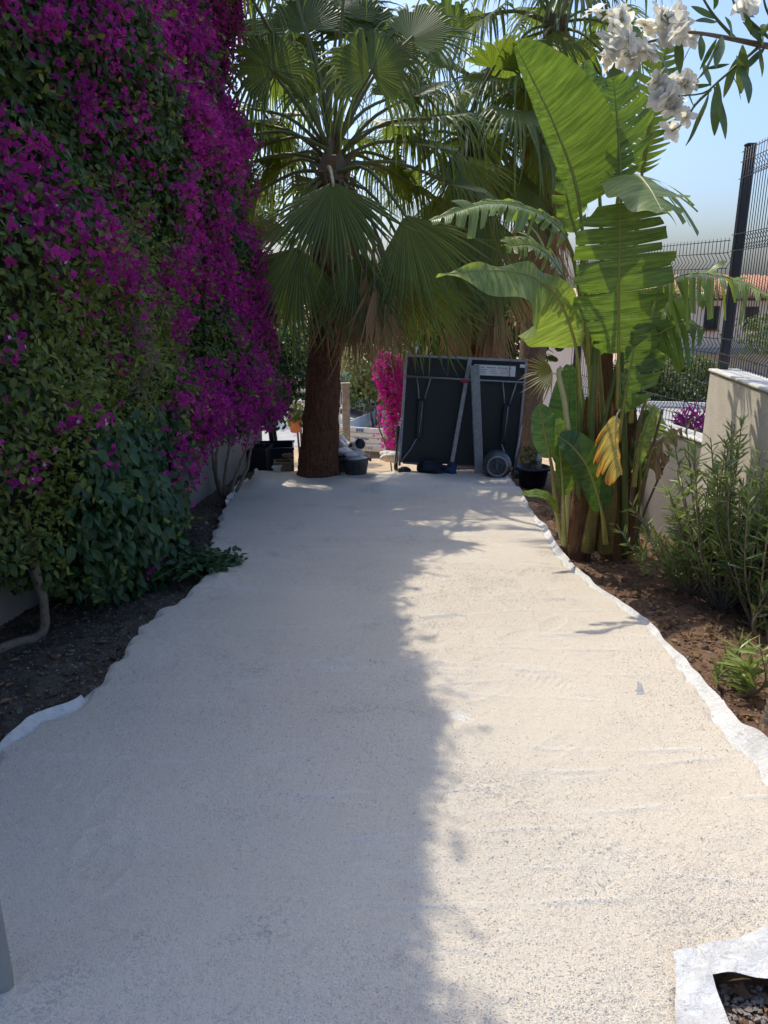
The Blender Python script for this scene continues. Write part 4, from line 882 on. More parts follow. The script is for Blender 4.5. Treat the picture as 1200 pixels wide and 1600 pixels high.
L(bop, [(968, 640, B1-.3), (963, 655, B1-.34), (962, 695, B1-.36), (970, 742, B1-.36)], .03, .19, np.array([-.05, -1, -.1]), 'broad_leaf_yellow', t0=.25, tears=8, gap=.45, seed=19, sdroop=.45, slant=.7, rib='midrib_pale', pr=.008, split=.45, label='withered orange-yellow leaf hanging folded against the stems', tear_side=(0, 1), wid=([0, .1, .4, .8, 1], [.7, 1, 1, .75, .4]))
L(bop, [(990, 760, B1-.1), (996, 720, B1-.12), (1006, 680, B1-.15), (1022, 632, B1-.18)], .05, .06, np.array([.3, -1, .2]), 'broad_leaf_pale_lit', t0=.3, seed=20, fold=.8, wave=.006, label='half-rolled yellowish green leaf near the low wall')
L(bop, [(990, 740, B1), (1010, 705, B1), (1040, 685, B1-.05), (1066, 668, B1-.1)], .10, .12, np.array([0, -.6, .8]), 'broad_leaf_dry', t0=.25, tears=7, gap=.6, seed=21, sdroop=.9, label='dry brown shredded leaf drooping by the low wall')
L(bop, [(1000, 780, B1), (1010, 740, B1-.05), (1022, 700, B1-.05), (1046, 720, B1-.1)], .06, .10, np.array([0, -.7, .7]), 'broad_leaf_dry', t0=.4, tears=5, gap=.6, seed=22, sdroop=.9)
L(bop, [(1000, 790, B1+.1), (1000, 740, B1+.1), (1004, 690, B1+.1), (1010, 640, B1+.12)], .10, .06, TC, 'broad_leaf_dark', t0=.25, seed=23, fold=.1)
L(bop, [(985, 640, B1+.3), (992, 560, B1+.3), (1010, 520, B1+.25), (1040, 500, B1+.2)], .16, .14, TC, 'broad_leaf_dark', t0=.3, tears=5, gap=.3, seed=24, sdroop=.3)
L(bop, [(1000, 720, B1+.3), (1015, 680, B1+.3), (1025, 650, B1+.28), (1000, 625, B1+.2)], .12, .10, np.array([.2, -.7, .7]), 'broad_leaf_pale_lit', t0=.3, tears=6, gap=.5, seed=25, sdroop=.3)
# pale cut-off stalk with a young fan leaf in front of the table
yb = G(884, 868, -.03); yb[2] = float(terr(yb[1]))-.03
young = thing('young_fan_palm', 'small yellow-green fan leaf on a pale curved stalk in front of the table', 'palm', yb)
V, F = tube(spline([yb, P(889, 720, B1-.15), P(884, 640, B1-.18), P(873, 585, B1-.2), P(878, 575, B1-.2)], 20), np.interp(np.linspace(0, 1, 20), [0, .8, .96, 1], [.022, .018, .016, .024]), 8); mk('stalk', V, F, 'petiole_pale', young)
frond(young, P(874, 590, B1-.2), P(864, 583, B1-.22), im(-1, .12, .1), im(-.1, -.35, -1), .26, 78, .15, 'palm_leaf_yellow', 'petiole_pale', nseg=20, split=.45, pr=.004, seed=900)

# ------------------------------------------------------------------ oleanders in the right bed
OL = leaf_t(.066, .025, -.05, .3, .68, .85)
def oleander(label, base, n_stem, height, spreadr, lsize, mat, seed, per=46, lean=(0, 0), tiplight=True):
    r = np.random.default_rng(seed); base = np.array(base); t = thing('oleander_shrub', label, 'shrub', base); lp, la, ln, lt = [], [], [], []
    for k in range(n_stem):
        a = r.uniform(0, 6.28); o = np.array([math.cos(a), math.sin(a), 0]); h = height*r.uniform(.45, 1.05); e = base+o*spreadr*r.uniform(.25, 1)*(.4+.6*h/height)+[lean[0]*h, lean[1]*h, h]; b0 = base+o*.06*r.random()
        path = spline([b0, b0*.55+e*.45+o*.05+r.normal(size=3)*.02, e], 12); V, F = tube(path, np.linspace(.009, .003, 12), 5, False); mk('stem', V, F, 'bark_pale', t)
        for q in range(per):
            f = r.uniform(.25, 1)**.8; p = np.array([np.interp(f, np.linspace(0, 1, 12), path[:, i]) for i in range(3)]); d = unit(path[-1]-path[-3]); s_d = unit(r.normal(size=3)); s_d = unit(s_d-d*(s_d@d)*.9)
            lp.append(p); la.append(unit(s_d+d*r.uniform(.2, 1.3))); ln.append(d*.8+r.normal(size=3)*.5); lt.append(np.clip(f*.7+r.normal()*.25, 0, 1))
    n = len(lp); scatter('leaves', OL, np.array(lp), np.array(la), np.array(ln), r.uniform(lsize*.6, lsize*1.15, n), mat, t, np.array(lt)); return t
ob = lambda px, py: (lambda g: np.array([g[0], g[1], float(terr(g[1]))-.05]))(G(px, py, -.05))
oleander('bushy narrow-leaved shrub against the tall beige wall on the right', ob(1128, 950), 56, 1.12, .55, .105, 'oleander_leaf', 51, 52, (-.02, -.06))
oleander('low narrow-leaved shrub spreading over the soil right of the broad-leaved clump', ob(1075, 930), 34, .55, .40, .10, 'oleander_leaf', 52, 34, (-.30, 0))
oleander('dense dark narrow-leaved shrub at the right edge below the wall', ob(1190, 985), 36, .95, .42, .11, 'oleander_leaf_dark', 53, 46)
oleander('small bright green sapling beside the white fabric edge', ob(1148, 1085), 7, .30, .10, .13, 'oleander_leaf', 54, 20)
oleander('leafy sprout growing next to the ringed stump', ob(1195, 1010), 4, .32, .10, .12, 'oleander_leaf', 55, 14)
# ringed stump cut by the right frame edge
tb = ob(1212, 1135); st_t = thing('palm_stump', 'short grey ringed palm stump at the right edge', 'stump', tb); V = []; ns = 20; nn = 34
for k in range(nn):
    t = k/(nn-1); rr_ = .062*(1-.25*t-.45*max(0, t-.8)*5*max(0, t-.8)*1.0)*(1+.035*math.sin(k*2.1))
    if t > .9: rr_ *= (1-(t-.9)*6)
    for j in range(ns): a = 2*math.pi*j/ns; V.append(tb+[rr_*math.cos(a)+.03*t, rr_*math.sin(a), .36*t])
F = [[k*ns+j, k*ns+(j+1) % ns, (k+1)*ns+(j+1) % ns, (k+1)*ns+j] for k in range(nn-1) for j in range(ns)]+[[(nn-1)*ns+j for j in range(ns)]]
mk('trunk', V, F, 'ringed_bark', st_t)

# ------------------------------------------------------------------ white oleander reaching in from the right
OY = 1.55; obase = np.array([2.05, 1.7, float(terr(1.7))-.05])
wo = thing('white_oleander', 'overhanging oleander branch with white double flowers against the sky at top right', 'oleander', obase)
main = spline([obase, obase+[.05, .02, .9], P(1420, 110, OY+.1), P(1290, 85, OY), P(1200, 72, OY), P(1150, 62, OY-.02), P(1095, 52, OY-.03), P(1045, 48, OY-.05)], 40)
V, F = tube(main, np.interp(np.linspace(0, 1, 40), [0, .5, 1], [.018, .006, .0018]), 7); mk('branch', V, F, 'bark_pale', wo)
subs = [[(1190, 70), (1160, 95), (1125, 125), (1100, 145), (1060, 150)], [(1110, 140), (1085, 165), (1070, 190), (1050, 205)], [(1100, 53), (1040, 60), (1000, 70), (975, 85)], [(1150, 62), (1120, 30), (1100, 0), (1085, -30)], [(1220, 75), (1180, 40), (1150, 10), (1140, -20)], [(1000, 70), (975, 45), (958, 20)], [(1230, 60), (1200, 20), (1190, -20)]]
for s in subs:
    path = spline([P(x, y, OY-.02*k) for k, (x, y) in enumerate(s)], 14); V, F = tube(path, np.linspace(.0032, .0012, 14), 6); mk('twig', V, F, 'stalk_green', wo)
def petal_patch(L_, W, cup_, n=5):
    V = []
    for i in range(n):
        t = i/(n-1); w = W*math.sin(math.pi*(.12+.80*t))**.7*(.35+.65*t)
        for j in range(5): q = (j-2)/2; V.append([L_*t-.12*L_*t*q*q, w*q*1.15, cup_*t*t+.25*w*q*q+.03*L_*math.sin(t*4+q*2)])
    return np.array(V), grid_faces(n, 5)
def make_flower(seed):
    r = np.random.default_rng(seed); Vs = []; Fs = []; o = 0
    for ring, (m, el, L_) in enumerate(((5, .20, .027), (5, .70, .021))):
        for k in range(m):
            a = k*2*math.pi/m+ring*.5+r.normal()*.15; e = el+r.normal()*.2; v, f = petal_patch(L_*r.uniform(.9, 1.1), .0125, -.005)
            x = np.array([math.cos(a)*math.cos(e), math.sin(a)*math.cos(e), math.sin(e)]); y = np.array([-math.sin(a), math.cos(a), 0]); y = unit(y+r.normal(size=3)*.2); z = np.cross(x, y)
            Vs.append(v[:, :1]*x+v[:, 1:2]*y+v[:, 2:]*z); Fs.append(f+o); o += len(v)
    me = rawmesh('flower', np.vstack(Vs), np.vstack(Fs), tint=np.full(o, r.random()), smooth=True); me.materials.append(MATS['petal']); return me
fm = [make_flower(q) for q in range(5)]; r = np.random.default_rng(77)
spots = []
for (cx, cy, sx, sy, m) in [(965, 82, 22, 20, 13), (1000, 92, 16, 16, 7), (1045, 38, 24, 22, 15), (1068, 58, 14, 10, 4), (1042, 140, 16, 16, 9), (1065, 128, 12, 8, 4), (1046, 168, 10, 8, 3), (968, 30, 12, 16, 6), (1165, 5, 14, 8, 4), (1012, 45, 8, 8, 2)]:
    for q in range(m): spots.append((cx+r.uniform(-1, 1)*sx, cy+r.uniform(-1, 1)*sy, OY-.05+r.normal()*.025))
spots += [(1074, 183, OY-.05), (1047, 205, OY-.04), (931, 20, OY-.05)]
for k, (x, y, Y_) in enumerate(spots):
    d = unit(np.array([r.normal()*.7, -.25+r.normal()*.5, .6+r.normal()*.5])); inst(fm[k % 5], 'flower', wo, P(x, y, Y_), Vector(d).to_track_quat('Z', 'Y').to_euler(), r.uniform(.66, .95))
def long_leaf(seed, w=.075):
    r = np.random.default_rng(seed); V = []; n = 9
    for i in range(n):
        t = i/(n-1); ww = w*(math.sin(math.pi*(t*.96+.02))**.8); bend = -.12*t*t+.03*r.normal()*0
        for q in (-1, 0, 1): V.append([t, ww*q, bend+.18*ww*abs(q)+.012*math.sin(t*9+seed)])
    return np.array(V), grid_faces(n, 3)
lm = []
for q in range(4):
    V, F = long_leaf(q, .085+.014*q); me = rawmesh('leaf', V, F, tint=np.full(len(V), .15+.25*q)); me.materials.append(MATS['oleander_leaf_dark']); lm.append(me)
def place_leaf(k, a, b, face=None):
    a = np.array(a); b = np.array(b); x = unit(b-a); nrm = np.array([r.normal()*.5, -1+r.normal()*.4, .3+r.normal()*.5]) if face is None else face; z = unit(nrm-x*(nrm@x)); y = np.cross(z, x)
    from mathutils import Matrix
    M = Matrix(((x[0], y[0], z[0]), (x[1], y[1], z[1]), (x[2], y[2], z[2]))); inst(lm[k % 4], 'leaf', wo, a, M.to_euler(), float(np.linalg.norm(b-a)))
LV = [((1108, 142), (1080, 228)), ((1115, 135), (1140, 212)), ((1122, 128), (1116, 210)), ((1138, 108), (1165, 152)), ((1112, 132), (1070, 138)), ((1150, 88), (1180, 148)), ((1150, 92), (1132, 150)), ((1160, 70), (1160, 150)), ((1140, 100), (1102, 108)), ((1125, 60), (1100, 125)), ((1128, 58), (1120, 96)), ((1095, 55), (1098, 90)), ((1120, 60), (1095, 108)), ((1160, 35), (1200, 66)), ((1175, 40), (1192, 70)), ((1140, 25), (1170, 0)), ((1150, 20), (1185, 22)), ((1120, 30), (1080, 8)), ((1120, 35), (1090, 28)), ((1165, 20), (1160, -25)), ((1115, 15), (1125, -25)), ((1172, 55), (1168, 8)), ((1180, 60), (1215, 30)), ((1085, 168), (1063, 118)), ((1110, 135), (1100, 92)), ((1010, 68), (970, 12)), ((1020, 70), (1050, 110)), ((1060, 60), (1062, 110)), ((1085, 55), (1068, 105)), ((985, 80), (1020, 22)), ((1145, 62), (1140, 25)), ((1190, 70), (1200, 40)), ((1195, 75), (1160, 110)), ((1185, 72), (1196, 120))]
for k, (a, b) in enumerate(LV):
    ya = OY-.03+r.normal()*.02; place_leaf(k, P(*a, ya), P(*b, ya+r.normal()*.04))
# ------------------------------------------------------------------ folded table-tennis table leaning upright at the end of the path
TY = 9.3
tl = P(634, 555, TY+.05); tr = P(823, 564, TY+.1); bl = P(623, 727, TY-.06); br = P(806, 741, TY-.02)
ex = unit(tr-tl); ez = unit((tl-bl)-ex*np.dot(tl-bl, ex)); ey = np.cross(ez, ex); TW = np.linalg.norm(tr-tl); TH = np.linalg.norm(tl-bl)
def T(a, b, d=0): return bl+(br-bl)*a*(1-b)+(tr-tl)*a*b+(tl-bl)*b-ey*d      # a across, b up, d towards the camera (metres)
gz0 = float(terr(TY))
tt = thing('table_tennis_table', 'dark folded table-tennis table standing on edge with its silver underframe showing', 'table', (*(T(.5, 0)[:2]), gz0))
MB().box((T(.5, .52)), (TW*.985, .022, TH*.965), M=[ex, ey, ez], bev=.004).build('table_top', 'table_board', tt)
def tub(name, pts, r, mat='silver', parent=tt, n=8): V, F = tube(pts if len(pts) > 2 else [pts[0], (np.asarray(pts[0])+pts[1])/2, pts[1]], r, n); return mk(name, V, F, mat, parent)
MB().bar(T(0, 1.0, .02), T(1, 1.0, .02), .03, .035, up=-ey).build('edge_rail', 'silver', tt)
MB().bar(T(0.005, .0, .02), T(0.005, .99, .02), .028, .035, up=-ey).build('edge_rail', 'silver', tt)
MB().bar(T(.995, .0, .02), T(.995, .99, .02), .028, .035, up=-ey).build('edge_rail', 'silver', tt)
tub('cross_rail', [T(.01, .815, .05), T(.5, .815, .05), T(.99, .815, .05)], .013)
tub('cross_rail', [T(.03, .035, .05), T(.5, .03, .05), T(.99, .03, .05)], .016)
for a in (.155, .865):
    tub('brace', [T(a-.055, .81, .05), T(a-.035, .70, .055), T(a-.025, .62, .06)], .009); tub('brace', [T(a+.06, .81, .05), T(a+.035, .70, .055), T(a+.02, .62, .06)], .009)
    lg = MB().box(T(a-.005, .44, .055), (.085, .045, TH*.35), M=[ex, ey, ez], bev=.012).build('leg_housing', 'plastic_black', tt)
    tub('inner_tube', [T(a+.004, .60, .085), T(a, .45, .085), T(a-.006, .32, .085)], .006, parent=lg)
    e = (-.02, .015) if a < .5 else (.925, .02)
    tub('folded_leg', [T(a-.02, .27, .06), T(a*.6+e[0]*.4, .16, .07), T(e[0]+.02, e[1]+.01, .08)], .010)
for b in (.25, .0): tub('side_post', [T(.99, .45, .12), T(.965, .2, .14), T(.955, -.02, .16)], .012) if b else None
tub('side_post', [T(-.005, .38, .10), T(-.02, .15, .12), T(-.03, -.02, .14)], .010, 'silver')
MB().box(T(-.025, .17, .06), (.035, .05, TH*.40), M=[ex, ey, ez]).build('black_leg', 'plastic_black', tt)
for a in (-.03, .99): MB().lathe([(0, -.02), (.045, -.02), (.05, 0), (.045, .02), (0, .02)], T(a, -.01, .12)+[0, 0, .02], (1, 0, 0), 14).build('castor', 'plastic_black', tt)
MB().box(T(.965, .955, .03), (.06, .008, .04), M=[ex, ey, ez]).build('corner_label', 'white_plastic', tt)
# label board: a printed white strip with red heading and lines of text too fine to read
lb = MB().box(T(.735, .905, .055), (.50, .012, .125), M=[ex, ey, ez]).build('printed_label', 'white_plastic', tt)
r = np.random.default_rng(6)
for q in range(16):
    a = .585+q*.0185; 
    if q % 5 != 4: MB().box(T(a, .928, .0625), (.022*r.uniform(.5, 1), .002, .014), M=[ex, ey, ez]).build('print_mark', 'print_red' if q < 4 or q > 8 else 'print_grey', lb)
for row in range(3):
    for q in range(3): MB().box(T(.63+.09*q+.01*r.random(), .909-.0145*row, .0625), (.10*r.uniform(.7, 1), .002, .0045), M=[ex, ey, ez]).build('print_mark', 'print_red' if row == 0 and q == 0 else 'print_grey', lb)
MB().bar(T(.855, 1.0, .07), T(.858, .84, .07), .006, .006, up=-ey).build('black_strap', 'plastic_black', tt)
# aluminium bar leaning in the middle, with a red clip
ab = thing('aluminium_bar', 'slim pale aluminium bar with red clip leaning against the dark table', 'bar', T(.44, .05, .15))
MB().bar(T(.435, .08, .14), T(.525, 1.0, .05), .05, .022, up=-ey, bev=.003).build('bar', 'silver', ab)
MB().bar(T(.455, .80, .10), T(.53, .80, .10), .035, .03, up=-ey, bev=.01).build('clip', 'red_plastic', ab)
MB().box(T(.43, .055, .14), (.09, .05, .05), M=[ex, ey, ez], bev=.01).build('foot', 'plastic_black', ab)
# galvanised post
PYY = 9.02
pb_ = P(750, 756, PYY); pt_ = P(741.5, 571, PYY+.16)
gp = thing('steel_post', 'mottled galvanised post propped upright in front of the dark table', 'post', pb_)
MB().bar(pb_-[0, 0, .06], pt_, .105, .06, up=(0, -1, .2), bev=.006).build('post_body', 'galvanised', gp)
MB().bar(pt_, pt_+unit(pt_-pb_)*.004, .112, .066, up=(0, -1, .2)).build('post_end', 'silver', gp)
# round metal drum lying end-on
dc = P(776, 737, 8.95); dc[2] = max(dc[2], float(terr(8.95))+.16)
dr = thing('metal_drum', 'round scuffed grey drum lying end-on at the foot of the post', 'drum', (dc[0], dc[1], dc[2]-.17)); dax = (-.12, -1, .12)
MB().lathe([(0, -.30), (.13, -.29), (.165, -.24), (.17, -.1), (.172, -.09), (.17, -.08), (.168, .06), (.155, .11), (.12, .15)], dc, dax, 28).build('shell', 'tank_paint', dr, smooth=True)
MB().lathe([(.12, .15), (.125, .17), (.115, .185), (.10, .17), (.095, .15)], dc, dax, 24).build('foot_ring', 'silver', dr, smooth=True)
MB().lathe([(.096, .15), (.06, .165), (.03, .175), (.03, .20), (0, .20)], dc, dax, 20).build('end_cap', 'tank_paint', dr, smooth=True)
# tubs and buckets
def bucket(label, px, py, Y, rt, rb, h, mat, fill=None, name='bucket', group=None, n=26, sq=1.0, fillmat='soil'):
    b = P(px, py, Y); b[2] = max(b[2], float(terr(Y))-.02); t = thing(name, label, 'bucket', b, group)
    MB().lathe([(0, .006), (rb*.96, 0), (rb, .012), (rt, h), (rt+.018, h), (rt+.018, h-.022), (rt+.006, h-.024), (rt-.012, h-.02), (rb-.01, .02), (0, .018)], b, (0, 0, 1), n).build('body', mat, t, smooth=True)
    for s in (-1, 1): MB().box(b+[s*(rt+.012), 0, h-.035], (.03, .05, .035), bev=.006).build('handle_lug', mat, t)
    if fill: MB().lathe([(0, h*fill+.03), (rt*.5, h*fill+.022), (rt*.93, h*fill)], b, (0, 0, 1), n).build('filling', fillmat, t)
    return t, b
bk1, b1 = bucket('black builder bucket holding white waste right of the palm trunk', 556, 752, 9.1, .165, .125, .26, 'bucket_black', .9, fillmat='bag_white')
bk2, b2_ = bucket('black bucket half hidden behind the palm trunk', 527, 748, 9.35, .16, .12, .27, 'bucket_black', .9, fillmat='bag_white')
bk3, b3_ = bucket('wide dark tub with clutter at the right foot of the table', 831, 768, 8.6, .18, .15, .22, 'plastic_navy', .8, name='tub')
# white waste sack and plastic pipe elbow on the buckets
def lump(name, label, cat, c, rx, ry, rz, mat, seed, amp=.22, parent=None):
    r = np.random.default_rng(seed); nu, nv = 28, 18; V = []
    for i in range(nv):
        th = math.pi*i/(nv-1)
        for j in range(nu):
            ph = 2*math.pi*j/nu; d = np.array([math.sin(th)*math.cos(ph), math.sin(th)*math.sin(ph), math.cos(th)]); q = 1+amp*nz(d[0]*3+seed, d[1]*3+d[2]*2, seed)+amp*.5*nz(d[0]*8, d[1]*8+d[2]*6, seed+1); V.append(np.array(c)+d*q*[rx, ry, rz])
    F = [[i*nu+j, i*nu+(j+1) % nu, (i+1)*nu+(j+1) % nu, (i+1)*nu+j] for i in range(nv-1) for j in range(nu)]
    return mk(name, V, F, mat, parent, base=None if parent else (c[0], c[1], c[2]-rz), label=label, cat=cat)
lump('waste_sack', 'crumpled white plastic sack on the bucket behind the palm trunk', 'sack', b2_+[.03, 0, .33], .14, .12, .075, 'bag_white', 3)
lump('waste_sack', 'white plastic sheet bundle spilling over the black bucket', 'sack', b1+[-.06, .02, .31], .15, .13, .055, 'bag_white', 5)
pc = P(560, 700, 9.1)
pe = thing('plastic_pipe', 'white plastic pipe elbow lying on the black bucket', 'pipe', pc-[0, 0, .06])
V, F = tube(spline([P(531, 682, 9.3), P(536, 690, 9.25), P(545, 697, 9.2), P(556, 697, 9.1), P(563, 693, 9.0)], 18), np.interp(np.linspace(0, 1, 18), [0, .8, .82, 1], [.048, .055, .066, .066]), 18, False); mk('elbow', V, F, 'white_plastic', pe)
V, F = tube(spline([P(563, 693, 9.0), P(560, 695, 9.05), P(550, 697, 9.15)], 6), .050, 18, True); mk('bore_shade', V, F, 'plastic_black', pe)  # black plug standing in for the shade inside the pipe
V, F = tube([P(531, 690, 9.22), P(545, 704, 9.15), P(560, 706, 9.1)], .040, 14); mk('branch_pipe', V, F, 'white_plastic', pe)
lump('cloth_heap', 'dark crumpled tarpaulin heap at the foot of the table', 'cloth', P(675, 733, 9.15), .17, .14, .105, 'cloth_dark', 8, .3)
lump('cloth_heap', 'blue crumpled cloth next to the dark tarpaulin heap', 'cloth', P(704, 737, 9.12), .085, .1, .09, 'cloth_blue', 9, .3)
lump('rag', 'small grey rag knotted at the left foot of the table', 'rag', P(630, 737, 9.0), .07, .06, .055, 'cloth_dark', 12, .35)
lump('stone_block', 'rough beige stone lying on the orange dirt by the table', 'stone', P(612, 713, 11.0), .17, .12, .08, 'stone_light', 14, .18)
# tools beside the tub
tl_ = thing('tool_handle', 'thin dark tool shaft leaning by the tub and table', 'tool', P(795, 752, 8.85)); V, F = tube([P(797, 748, 8.85), P(806, 722, 8.95), P(815, 695, 9.1)], .012, 6); mk('shaft', V, F, 'timber_dark', tl_)
MB().box(P(796, 748, 8.85), (.05, .03, .09), bev=.01).build('blade', 'galvanised', tl_)
bt = P(842, 718, 8.6); bo = thing('plastic_bottle', 'clear plastic bottle standing among the clutter in the dark tub', 'bottle', bt-[0, 0, .1])
MB().lathe([(0, -.1), (.035, -.1), (.036, .03), (.03, .06), (.014, .09), (.014, .11), (0, .11)], bt, (0, 0, 1), 14).build('body', 'white_plastic', bo, smooth=True)
MB().lathe([(0, .13), (.016, .13), (.016, .108)], bt, (0, 0, 1), 12).build('cap', 'print_blue', bo)
leafy('potted_weed', 'small dusty weed growing out of the dark tub', 'plant', P(829, 715, 8.6), .09, .08, .13, 160, leaf_t(.1), .07, 'far_leaf', seed=21, ground=float(P(829, 733, 8.6)[2]), trunk=False)

# ------------------------------------------------------------------ left end: bins and boxes in the shade
def crate(name, label, cat, px, py, Y, w, d, h, mat, rz=0, lid=None, group=None):
    b = P(px, py, Y); b[2] = max(b[2], float(terr(Y))-.03); t = thing(name, label, cat, b, group); wl = .012
    c, s = math.cos(rz), math.sin(rz); X_ = np.array([c, s, 0]); Y_ = np.array([-s, c, 0]); M = [X_, Y_, [0, 0, 1]]
    MB().box(b+[0, 0, .01], (w, d, .02), M=M).build('floor_panel', mat, t)
    for sg in (-1, 1):
        MB().box(b+Y_*sg*(d/2-wl/2)+[0, 0, h/2+.02], (w, wl, h), M=M, bev=.003).build('side_panel', mat, t); MB().box(b+X_*sg*(w/2-wl/2)+[0, 0, h/2+.02], (wl, d-.03, h-.004), M=M).build('end_panel', mat, t)
    for sg in (-1, 1): MB().box(b+Y_*sg*(d/2+.006)+[0, 0, h+.005], (w+.03, .018, .03), M=M, bev=.004).build('rim', lid or mat, t)
    return t
crate('storage_bin', 'large navy plastic storage bin in shade left of the palm trunk', 'bin', 424, 737, 10.2, .62, .5, .36, 'plastic_navy', .1)
crate('storage_bin', 'second dark bin pressed against the left wall behind the boxes', 'bin', 398, 735, 9.9, .42, .4, .30, 'plastic_black', -.1)
crate('cardboard_box', 'small open cardboard box left of the palm trunk base', 'box', 443, 738, 9.35, .22, .18, .13, 'cardboard', .12)
crate('cardboard_box', 'flattened pale box leaning on the brown cardboard box', 'box', 433, 739, 9.22, .085, .06, .075, 'house_white', -.1)
lump('rag', 'dusty work glove lying on the cardboard box', 'glove', P(449, 712, 9.35), .06, .05, .03, 'cardboard', 31, .3)
fp = thing('flower_pot', 'orange terracotta pot with a plant by the palm trunk', 'pot', P(462, 675, 12.0))
MB().lathe([(0, 0), (.08, 0), (.11, .17), (.125, .17), (.125, .20), (.10, .20), (.08, .17), (0, .165)], P(462, 675, 12.0), (0, 0, 1), 20).build('pot', 'terracotta', fp, smooth=True)
leafy('potted_plant', 'yellow-green plant growing in the terracotta pot', 'plant', P(463, 648, 12.0), .17, .16, .2, 380, leaf_t(.2), .09, 'far_leaf_pale', seed=41, ground=float(P(462, 660, 12)[2]))
sh = thing('white_rack', 'white slatted rack seen between the shrub and the palm trunk', 'rack', P(473, 665, 12.6)); 
for py in (592, 610, 628): MB().bar(P(455, py, 12.6), P(492, py+1, 12.6), .03, .05).build('slat', 'house_white', sh)
for px in (457, 491): MB().bar(P(px, 585, 12.62), P(px, 668, 12.62), .03, .03, up=(0, 1, 0)).build('upright', 'house_white', sh)
# grey marker post at the left edge of the frame
gpst = G(-6, 1556, .02); gpst[2] = float(terr(gpst[1]))-.02; mp_ = thing('marker_post', 'smooth grey post cut by the left edge of the frame near the bottom', 'post', gpst)
MB().box(gpst+[-.012, .02, .45], (.085, .07, .94), .5, bev=.014).build('post_body', 'concrete', mp_)
MB().box(gpst+[-.012, .02, .93], (.10, .085, .03), .5, bev=.01).build('post_cap', 'concrete', mp_)

# ------------------------------------------------------------------ beyond the path: dirt, trailer, car, road
g = np.meshgrid(np.linspace(-40, 60, 60), np.linspace(19.6, 31, 14)); mk('road', np.stack([g[0], g[1], terr(g[1])-.028+.0*g[0]], -1).reshape(-1, 3), grid_faces(14, 60), 'asphalt', kind='structure')
V = []; 
for x in np.linspace(-40, 60, 40): V += [[x, 31, -2.42], [x, 31, -2.29], [x, 31.3, -2.28], [x, 34, -2.28]]
mk('pavement', V, grid_faces(40, 4), 'concrete', kind='structure', smooth=False)
# trailer: local frame, +y forward
TO = P(566, 712, 18.0); TO[2] = float(terr(18.0)); th = rad(20); tX = np.array([math.cos(th), -math.sin(th), 0]); tY = np.array([math.sin(th), math.cos(th), 0]); tZ = np.array([0, 0, 1.])
zt0 = P(566, 690, 18)[2]-TO[2]; zt1 = P(566, 668, 18)[2]-TO[2]
tra = thing('flatbed_trailer', 'grey metal car trailer with low sides parked on the dirt', 'trailer', TO)
def t3(x, y, z): return TO+tX*x+tY*y+tZ*z
TM = [tX, tY, tZ]; HW = .60; LN = 2.4; zm = (zt0+zt1)/2; hh = zt1-zt0
MB().box(t3(0, LN/2, zt0-.02), (2*HW-.06, LN-.06, .04), M=TM).build('bed', 'trailer_metal', tra)
tg = MB().box(t3(0, .015, zm), (2*HW, .03, hh), M=TM, bev=.006).build('tailgate', 'trailer_metal', tra)
for b in (.33, .66): MB().box(t3(0, -.006, zt0+hh*b-.01), (2*HW-.08, .014, .012), M=TM).build('rib', 'galvanised', tg)
for s in (-1, 1):
    MB().box(t3(s*(HW+.02), LN/2+.03, zm), (.03, LN, hh), M=TM, bev=.006).build('side_board', 'trailer_metal', tra)
    MB().box(t3(s*(HW+.0), -.012, zm), (.05, .04, hh+.04), M=TM, bev=.006).build('corner_post', 'galvanised', tra)
    wh = t3(s*(HW+.16), 1.25, .30); w_ = MB().lathe([(.13, -.09), (.27, -.09), (.30, -.06), (.30, .06), (.27, .09), (.13, .09)], wh, tX, 22).build('wheel', 'rubber', tra, smooth=True); MB().lathe([(0, .07), (.08, .075), (.135, .05), (.135, -.05), (0, -.06)], wh, tX, 18).build('rim', 'silver', w_, smooth=True)
    MB().lathe([(.34, -.12), (.34, .12)], wh, tX, 26).build('mudguard', 'plastic_black', tra)
    MB().box(t3(s*.42, -.02, zt0-.14), (.16, .05, .10), M=TM, bev=.01).build('tail_lamp', 'lamp_red' if s < 0 else 'lamp_clear', tra)
MB().box(t3(0, LN+.03, zm+.02), (2*HW, .03, hh), M=TM).build('front_board', 'trailer_metal', tra)
MB().box(t3(0, .0, zt0-.13), (2*HW-.02, .04, .17), M=TM, bev=.006).build('light_board', 'trailer_metal', tra)
pl = MB().box(t3(.08, -.027, zt0-.14), (.46, .012, .10), M=TM).build('number_plate', 'lamp_clear', tra)
for q in range(6): MB().box(t3(-.09+.066*q, -.036, zt0-.14), (.034 if q % 3 else .02, .004, .062), M=TM).build('print_mark', 'print_grey', pl)
for q, (a, w) in enumerate([(-.12, .05), (-.055, .05), (.01, .05)]): MB().box(t3(a, -.017, zt0+hh*.80), (w, .006, .075 if q != 1 else .06), M=TM).build('blue_mark', 'print_blue', tg)
for q in range(7): MB().box(t3(-.16+.052*q, -.017, zt0+hh*.20+.008*math.sin(q*2)), (.036, .006, .028+.014*(q % 2)), M=TM).build('blue_mark', 'print_blue', tg)
MB().box(t3(HW-.15, LN-.1, zt1+.17), (.05, .05, .5), M=TM).build('ladder_post', 'galvanised', tra)
tub('drawbar', [t3(0, LN, .42), t3(0, LN+.7, .42), t3(0, LN+1.3, .44)], .03, 'galvanised', tra)
MB().lathe([(0, 0), (.05, 0), (.05, .03), (.02, .03), (.02, .42), (0, .42)], t3(0, LN+.9, 0), (0, 0, 1), 10).build('jockey_wheel', 'galvanised', tra)
